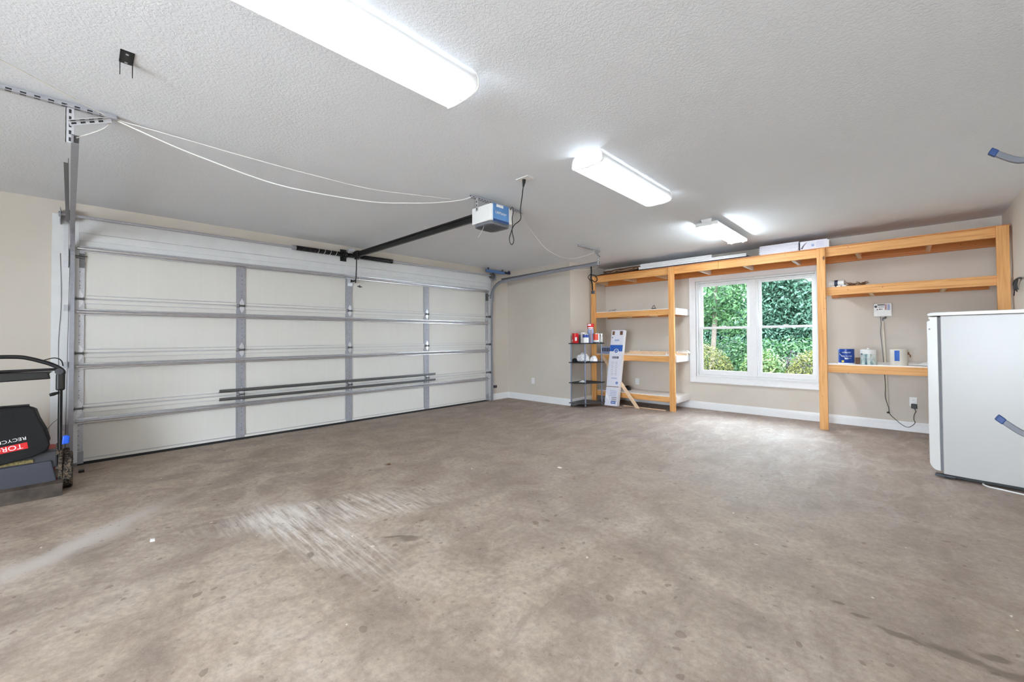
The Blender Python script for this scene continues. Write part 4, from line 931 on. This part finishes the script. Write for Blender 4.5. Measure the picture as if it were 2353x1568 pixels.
for i in range(4): rect('text_print', .34, .86, .19 - i * .02, .197 - i * .02, 'print_pale')
for i in range(3): rect('text_print', .5, .9, .105 - i * .022, .115 - i * .022, 'print_grey')
rect('blue_logo', .48, .85, .028, .058, 'print_blue'); rect('white_logo_line', .53, .8, .040, .047, 'print_white', .0016)
m = MB(); m.prism([fp(.0, .17, .0004), fp(.27, .11, .0004), fp(.33, .06, .0004), fp(.02, .11, .0004)], Nn * .001); m.build('torn_patch', M['print_white'], bodyb)
# leaning wood strip behind the carton
a = Vector((2.551, 6.53, .0)); b = Vector((1.80, 6.645, .875)); 
m = MB(); d = (b - a).normalized(); sd = Vector((.75, 0, .65)).cross(Vector((0, 1, 0))).normalized()
m.strip([a + Vector((0, 0, .0)), b], (1, 0, .0), .075, .016, (0, 1, 0)); o = m.build('wood_plank', M['bare_wood'], origin=(2.55, 6.53, 0), bevel=.001); tag(o, 'pale wooden plank leaning diagonally behind the tall carton', 'wood plank')
o = MB().box(1.98, 2.36, 6.30, 6.345, 0, .006).build('wood_shim', M['twig'], origin=(2.2, 6.32, 0)); tag(o, 'thin dark strip on the floor in front of the tall carton', 'strip')
o = MB().tube([(2.25, 6.60, .008), (3.0, 6.60, .008)], .008, 8).build('floor_rod', M['bare_wood'], origin=(2.6, 6.6, 0)); tag(o, 'thin pale rod on the floor under the left shelves', 'rod')

# ------------------------------------------------------------------ refrigerator
fa = math.radians(-7.5)
FX = Matrix.Translation((5.985, 5.052, 0)) @ Matrix.Rotation(fa, 4, 'Z')
fz = thing('refrigerator', 'white upright refrigerator seen from its side at the right edge', 'refrigerator', tuple(FX @ Vector((.3, .28, 0))))
W_ = .55
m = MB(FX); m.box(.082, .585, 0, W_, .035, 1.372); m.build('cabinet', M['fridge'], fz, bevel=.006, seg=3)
m = MB(FX); m.prism([(x, -.002, z) for x, z in ((.05, 1.374), (.59, 1.374), (.59, 1.405), (.05, 1.405), (.022, 1.402), (.008, 1.395), (.004, 1.385), (.012, 1.372))], (0, W_ + .004, 0)); m.build('top_cap', M['fridge_door'], fz, bevel=.004, seg=3)
dp = [(.066, .055), (.066, 1.366), (.012, 1.366), (.012, 1.350), (.018, 1.345), (.018, 1.335), (.008, 1.33), (.0, 1.325), (0, .115), (.006, .095), (.020, .072), (.036, .060)]
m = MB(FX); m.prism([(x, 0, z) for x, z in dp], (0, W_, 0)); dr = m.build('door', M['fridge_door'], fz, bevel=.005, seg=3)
m = MB(FX); m.box(.012, .022, -.001, .001, 1.255, 1.268); m.build('hinge_badge', M['print_grey'], dr)
m = MB(FX); m.box(.066, .083, .008, W_ - .008, .06, 1.36); m.build('door_gasket', M['gasket'], fz)
m = MB(FX)
for (x, y) in ((.10, .04), (.10, W_ - .04), (.55, .04), (.55, W_ - .04)): m.cyl((x, y, 0), (x, y, .036), .018, 14)
m.build('foot', M['dark_grey_plastic'], fz)
m = MB(FX); m.box(.03, .15, .0, .05, .012, .03); m.build('bottom_hinge', M['dark_grey_plastic'], fz, bevel=.004)
m = MB(FX); m.box(.13, .56, .03, W_ - .02, .010, .036); m.build('base_frame', M['black'], fz)
wire([(6.31, 5.12, .006), (6.285, 5.03, .006), (6.31, 4.97, .006), (6.37, 4.945, .006), (6.45, 4.91, .006), (6.56, 4.87, .006), (6.62, 4.80, .006)], .006, 'white_cable', 'white cable on the floor beside the refrigerator base', cat='cable')
wire([(6.03, 6.10, .003), (6.06, 6.12, .003), (6.10, 6.13, .003)], .003, 'floor_twig', 'tiny twig on the floor left of the refrigerator', 'twig', 'twig')

# ------------------------------------------------------------------ lawn mower
mw = thing('lawn_mower', 'walk-behind lawn mower with black grass bag, seen from behind', 'lawn mower', (.6, -.41, 0))
CY = -.415
def wheel(x, y, r, w):
    m = MB(); s = 1 if y > CY else -1
    pr = [(-w / 2, r * .55), (-w / 2, r * .93), (-w / 2 + .008, r), (w / 2 - .008, r), (w / 2, r * .93), (w / 2, r * .55)]
    n = 36; vs = []; fs = []; k = len(pr)
    for i in range(n):
        a = 2 * PI * i / n
        for (u, q) in pr:
            q2 = q - (.005 if (i % 2 and q >= r * .99) else 0); vs.append((x + q2 * math.cos(a), y + u, r + q2 * math.sin(a)))
    for i in range(n):
        for j in range(k): fs.append((i * k + j, i * k + (j + 1) % k, ((i + 1) % n) * k + (j + 1) % k, ((i + 1) % n) * k + j))
    m.add(vs, fs); o = m.build('wheel', M['tyre'], mw)
    m = MB(); m.cyl((x, y - w * .35, r), (x, y + w * .35, r), r * .56, 20); m.cyl((x, y, r), (x, y + s * w * .55, r), r * .14, 12); m.build('hub', M['dark_grey_plastic'], o)
for y in (-.067, -.763):
    wheel(.80, y, .145, .052)
for y in (-.09, -.74): wheel(.10, y, .10, .045)
m = MB(); m.prism([(x, CY - .27, z) for x, z in ((.05, .09), (.79, .09), (.79, .20), (.70, .27), (.2, .27), (.05, .2))], (0, .54, 0)); m.build('deck', M['red_deck'], mw, bevel=.03, seg=4)
m = MB(); m.lathe([(.15, 0), (.155, .02), (.15, .14), (.11, .19), (.03, .20)], (.36, CY, .27), 24); m.build('engine', M['black'], mw)
# deflector door
m = MB(); m.prism([(.90, -.675, .245), (.90, -.158, .262), (.90, -.128, .10), (.90, -.20, .088), (.90, -.415, .035), (.90, -.69, .03)], (.035, 0, 0)); m.build('rear_door', M['flap'], mw, bevel=.008)
m = MB(); m.box(.80, .915, -.68, -.125, .20, .335); m.build('rear_housing', M['dark_grey_plastic'], mw, bevel=.012)
m = MB(); m.box(.905, .93, -.65, -.25, .262, .292); m.build('clippings', M['adhesive_grime'], mw, bevel=.008)
m = MB(); m.box(.86, .90, -.22, -.125, .08, .115); m.build('deck_edge', M['red_deck'], mw, bevel=.006)
m = MB(); m.prism([(1.045, -.70, .002), (1.055, -.095, .002), (.99, -.095, .085), (.98, -.70, .085)], (-.006, 0, .0)); m.prism([(.99, -.095, .085), (.98, -.70, .085), (.93, -.70, .10), (.93, -.095, .10)], (0, 0, -.006)); m.build('trailing_shield', M['mud_flap'], mw, bevel=.001)
m = MB(); m.box(.80, .93, -.122, -.098, .10, .40); m.box(.9, .95, -.135, -.10, .30, .39); m.build('side_bracket', M['tyre'], mw, bevel=.006)
m = MB(); m.prism([(.93, -.105, .38), (.93, -.06, .385), (.93, -.058, .44), (.93, -.075, .452), (.93, -.098, .45)], (.03, 0, 0)); m.build('height_lever', M['blue_bright'], mw, bevel=.008)
# bag
bag = [(-.66, .715), (-.27, .71), (-.245, .69), (-.225, .61), (-.185, .50), (-.165, .40), (-.175, .355), (-.25, .315), (-.42, .285), (-.66, .275), (-.70, .40), (-.68, .6)]
m = MB(); m.prism([(.935, y, z) for y, z in bag], (.05, 0, 0)); m.prism([(.60, y * .96 - .015, z * .9 + .03) for y, z in bag], (.335, 0, 0)); bo = m.build('grass_bag', M['black_cloth'], mw, bevel=.016, seg=3); bo['label'] = 'black fabric grass catcher bag'
m = MB(); m.tube([(.965, -.66, .72), (.965, -.272, .716)], .011, 8); m.build('bag_frame', M['black_gloss'], bo)
XB = .9865
lb = MB(); y1, y0 = -.274, -.60
lb.prism([(XB - .003, y1, .392), (XB - .003, y1 - .006, .440), (XB - .003, y0, .398), (XB - .003, y0, .348)], (.005, 0, 0)); l_ = lb.build('red_label', M['red'], bo, bevel=.002); l_['label'] = 'red label with upside-down white lettering'
tilt = math.atan2(.042, .32)
Rt = Vector((0, -math.cos(tilt), -math.sin(tilt))); Ut = Vector((0, math.sin(tilt), -math.cos(tilt)))
text('TORO', .050, (XB + .0022, -.375, .407), Rt, Ut, M['print_white'], 'lettering', l_, ext=.0006, squeeze=1.05)
text('RECYCLER', .034, (XB + .0004, -.375, .462), Rt, Ut, M['print_white'], 'lettering', bo, ext=.0006, squeeze=1.15)
# handle
m = MB(); m.tube(smooth_path([(.95, -.112, .34), (.95, -.113, .60), (.952, -.113, .82)]), .0135, 12); m.tube(smooth_path([(.95, 2 * CY + .112, .34), (.95, 2 * CY + .113, .60), (.952, 2 * CY + .113, .82)]), .0135, 12); m.build('handle_tube', M['black_gloss'], mw)
top = [(.952, -.105, .93), (.952, -.100, .965), (.952, -.125, .998), (.952, -.17, 1.03), (.952, -.216, 1.052), (.952, -.27, 1.075), (.952, -.326, 1.09), (.952, -.42, 1.094), (.952, -.51, 1.088), (.952, -.61, 1.055), (.952, -.70, 1.0), (.952, -.725, .96), (.952, -.72, .93)]
m = MB(); m.tube(smooth_path(top, 4), .0155, 10); m.build('handle_bow', M['black'], mw)
m = MB(); m.tube([(.957, -.118, .998 - .012), (.957, -.70, .982)], .011, 10); m.build('control_bar', M['black_gloss'], mw)
m = MB(); m.prism([(.945, -.15, .972), (.945, -.175, .955), (.945, -.165, .912), (.945, -.66, .898), (.945, -.66, .975)], (.025, 0, 0)); m.build('bail_plate', M['black'], mw, bevel=.008)
for y in (-.113, 2 * CY + .113):
    m = MB(); m.box(.925, .975, y - .026, y + .026, .815, .955); c_ = m.build('handle_joint', M['black'], mw, bevel=.014, seg=3)
    m = MB(); m.cyl((.976, y - .008, .968), (.94, y - .008, .968), .024, 18); m.build('pivot_ring', M['dark_grey_plastic'], c_)
m = MB(); m.tube([(.96, -.12, .80), (.965, -.15, .79), (.965, -.17, .785)], [.009, .014, .012], 10); m.build('clamp_knob', M['black'], mw)
m = MB(); m.tube(smooth_path([(.955, -.21, 1.058), (.955, -.16, 1.075), (.955, -.13, 1.072), (.955, -.108, 1.05), (.955, -.10, 1.01)]), .004, 6); m.build('control_cable', M['black'], mw)
m = MB(); m.tube(smooth_path([(.955, -.113, .60), (.958, -.16, .55), (.96, -.20, .47), (.96, -.22, .44)]), .002, 5); m.build('pull_wire', M['steel_dark'], mw)

# door sensor bits and floor debris
o = MB().box(.30, .36, -.01, .028, 0, .022).build('black_block', M['black'], origin=(.33, .01, 0), bevel=.003); tag(o, 'small black block on the floor by the left track foot', 'block')
t = thing('safety_sensor', 'small dark safety sensor low beside the right door track', 'sensor', (.06, 5.56, .22))
m = MB(); m.box(.02, .07, 5.55, 5.62, .24, .29); m.build('sensor_body', M['dark_grey_plastic'], t, bevel=.004)
m = MB(); m.box(0, .03, 5.53, 5.56, .22, .30); m.build('mount', M['galv'], t)
for i, (x, y, mt, lab) in enumerate(((2.236, 2.052, 'twig', 'dry leaf scrap on the floor near the middle of the garage door'), (3.512, 3.076, 'laminate', 'small pale paper scrap in the middle of the floor'), (2.541, .305, 'print_white', 'white paper scrap on the floor at the left'))):
    m = MB(); m.prism([(x - .02, y - .008, .001), (x + .015, y - .012, .001), (x + .022, y + .01, .001), (x - .008, y + .012, .001)], (0, 0, .006)); tag(m.build('floor_scrap', M[mt], origin=(x, y, 0)), lab, 'scrap')

# ------------------------------------------------------------------ outside
g = N('lawn_and_mulch'); P = g.pos(); n = g.noise(P, 6, 5)
g.base(g.ramp(n, [(.35, rgb(62, 52, 42)), (.5, rgb(70, 78, 48)), (.65, rgb(112, 106, 92))])).set(.9); g.bump(n, .6, .03)
struct(MB().box(-14, 16, D + .15, 30, -.25, -.1).build('ground_outside', g.m), 'ground outside the window')
struct(MB().box(-12, 18, -22, YB - .15, -.2, -.02).build('bounce_ground', plain('pale_bounce_concrete', rgb(205, 203, 198), .9, var=.05, scale=2)), 'unseen pale ground added to bounce daylight indoors')  # pale slab added out of view, bounces skylight through the rear opening onto the ceiling
def leaf_mat(name, cols):
    g = N(name); geo = g.n('ShaderNodeNewGeometry'); P = geo.outputs['Position']; n = g.noise(P, 1.1, 3)
    f = g.math('ADD', g.math('MULTIPLY', geo.outputs['Random Per Island'], .65), g.math('MULTIPLY', n, .35))
    g.base(g.ramp(f, [(.15, tuple(.24 * q for q in rgb(*cols[0])[:3])), (.5, tuple(.27 * q for q in rgb(*cols[1])[:3])), (.85, tuple(.36 * q for q in rgb(*cols[2])[:3]))])).set(.5)
    tl = g.n('ShaderNodeBsdfTranslucent'); g.l(g.b.inputs['Base Color'].links[0].from_socket, tl.inputs[0])
    mx = g.n('ShaderNodeMixShader'); mx.inputs[0].default_value = .35; g.l(g.b.outputs[0], mx.inputs[1]); g.l(tl.outputs[0], mx.inputs[2]); g.l(mx.outputs[0], g.t.nodes['Material Output'].inputs[0])
    return g.m
LF = dict(teal=leaf_mat('blue_green_leaves', ((38, 84, 62), (92, 158, 122), (158, 208, 178))), green=leaf_mat('mid_green_leaves', ((34, 84, 42), (88, 156, 82), (156, 208, 136))),
          yellow=leaf_mat('yellow_green_leaves', ((70, 66, 32), (136, 140, 52), (214, 212, 96))), fern=leaf_mat('light_green_fronds', ((70, 120, 50), (140, 186, 92), (206, 226, 140))), purple=leaf_mat('purple_leaves', ((66, 50, 66), (112, 84, 104), (156, 140, 140))))
def leaves(name, label, cat, mat, blobs, n, size, seed, trunk=None, group=None, shell=.75):
    rnd = random.Random(seed); base = (blobs[0][0], blobs[0][1], -.1); t = thing(name, label, cat, base, group); vs = []; fs = []
    tot = sum(b[3] * b[4] * b[5] for b in blobs)
    for b in blobs:
        for _ in range(int(n * b[3] * b[4] * b[5] / tot)):
            while True:
                d = Vector((rnd.gauss(0, 1), rnd.gauss(0, 1), rnd.gauss(0, 1)))
                if d.length > .01: break
            d.normalize(); q = rnd.uniform(shell, 1.05)
            p = Vector((b[0] + d.x * b[3] * q, b[1] + d.y * b[4] * q, b[2] + d.z * b[5] * q))
            if p.z < -.08: p.z = -.08 + rnd.random() * .1
            nn = (d + Vector((rnd.uniform(-.9, .9), rnd.uniform(-.9, .9), rnd.uniform(-.5, .9)))).normalized(); u = nn.orthogonal().normalized(); u = Matrix.Rotation(rnd.uniform(0, 6.28), 3, nn) @ u; v = nn.cross(u); s = size * rnd.uniform(.6, 1.3)
            o = len(vs); vs += [p - u * s, p + v * s * .42 + nn * s * .15, p + u * s, p - v * s * .42 + nn * s * .15]; fs += [(o, o + 1, o + 2), (o, o + 2, o + 3)]
    me = bpy.data.meshes.new('foliage'); off = Vector(base); me.from_pydata([tuple(p - off) for p in vs], [], fs); me.materials.append(mat); o = bpy.data.objects.new('foliage', me); COL.objects.link(o); o.parent = t
    m = MB()
    for (x0, y0, x1, y1, z1, r) in (trunk or [(base[0], base[1], base[0] + .05, base[1], blobs[0][2], .05)]):
        m.tube([(x0, y0, -.12), ((x0 + x1) / 2 + .04, y0, z1 * .5), (x1, y1, z1)], [r, r * .8, r * .45], 8)
    m.build('trunk', plain('bark', rgb(86, 74, 66), .9, var=.3), t)
    return t
leaves('tree', 'mid green leafy tree close outside the left window pane', 'tree', LF['green'], [(1.95, 11.6, 2.6, 1.0, .9, 1.1), (2.6, 11.8, 1.9, .6, .6, .7), (1.3, 11.5, 1.6, .7, .6, .8)], 9000, .055, 1, [(2.15, 11.4, 2.3, 11.5, 3.2, .07)])
rnd = random.Random(11)
TR = [('blue green tree filling the view behind the window centre', 'teal', 2.4, 15.5, 2.0, 1.7), ('blue green tree seen through the right sashes', 'teal', 4.0, 15.2, 2.3, 1.7), ('blue green tree at the far right of the window view', 'teal', 5.6, 15.0, 2.2, 1.6),
      ('blue green tree at the far left of the window view', 'teal', .4, 15.6, 2.0, 1.8), ('tall blue green tree at the very back, left', 'teal', 1.2, 18.5, 3.6, 2.3), ('tall mid green tree at the very back, right', 'green', 4.4, 18.5, 3.8, 2.5), ('distant mid green tree left of the others', 'green', -2.2, 16.5, 2.8, 2.4)]
for i, (lab, k, x, y, z, r) in enumerate(TR):
    bl = [(x, y, z, r, r * .7, r * .95)]
    for j in range(5): bl.append((x + rnd.uniform(-r, r) * .8, y - rnd.uniform(.2, .9), z + rnd.uniform(-r * .9, r * .7), r * .5, r * .45, r * .5))
    leaves('tree', lab, 'tree', LF[k], bl, 17000, .062, 20 + i, [(x, y, x + .1, y, z, .12)], 'trees beyond the window', .55)
leaves('hedge', 'low green hedge under the trees beyond the window', 'hedge', LF['green'], [(1.4 + i * .8, 12.6 + .2 * (i % 2), .45, .7, .5, .75) for i in range(5)], 9000, .055, 40, None, None, .6)
leaves('rounded_shrub', 'rounded shrub with yellow tips in the lower left window pane', 'shrub', LF['yellow'], [(2.52, 9.5, .42, .68, .5, .62)], 7000, .028, 41, None, 'yellow tipped shrubs', .8)
leaves('rounded_shrub', 'rounded shrub with yellow tips at the right corner of the window', 'shrub', LF['yellow'], [(4.72, 9.4, .40, .55, .45, .55)], 5500, .028, 42, None, 'yellow tipped shrubs', .8)
leaves('feathery_shrub', 'light green feathery shrub in the lower right window pane', 'shrub', LF['fern'], [(3.72, 9.7, .42, .42, .35, .52), (3.95, 9.5, .25, .3, .3, .32)], 4200, .04, 43, None, None, .4)
leaves('purple_shrub', 'thin purple shrub between the two right-hand shrubs', 'shrub', LF['purple'], [(4.18, 10.2, .45, .32, .25, .45)], 1100, .03, 44, None, None, .3)
vs = []; fs = []; rn = random.Random(3)
for j in range(13):
    for i in range(41): vs.append((-16 + i * .9 + rn.uniform(-.3, .3), 21 + j * .35 + rn.uniform(-.5, .5), -.2 + j * .75 + rn.uniform(-.2, .2)))
for j in range(12):
    for i in range(40): fs.append((j * 41 + i, j * 41 + i + 1, (j + 1) * 41 + i + 1, (j + 1) * 41 + i))
gh = N('wooded_slope_green'); Pn = gh.pos(); nn_ = gh.noise(Pn, 3.5, 8, .75); gh.base(gh.ramp(nn_, [(.38, rgb(16, 30, 20)), (.5, rgb(48, 84, 60)), (.62, rgb(96, 140, 110))])).set(.9)
struct(MB().add(vs, fs, True).build('hillside', gh.m), 'wooded slope behind the trees')
m = MB(); m.prism([(4.55, D + .15, 2.19), (6.9, D + .15, 2.19), (6.9, D + .95, 2.12), (4.72, D + .95, 2.12)], (0, 0, .03)); m.prism([(4.72, D + .95, 2.10), (6.9, D + .95, 2.10), (6.9, D + .98, 2.10), (4.72, D + .98, 2.10)], (0, 0, .18))
struct(m.build('trim_3', M['white_paint']), 'white eave above the window outside')
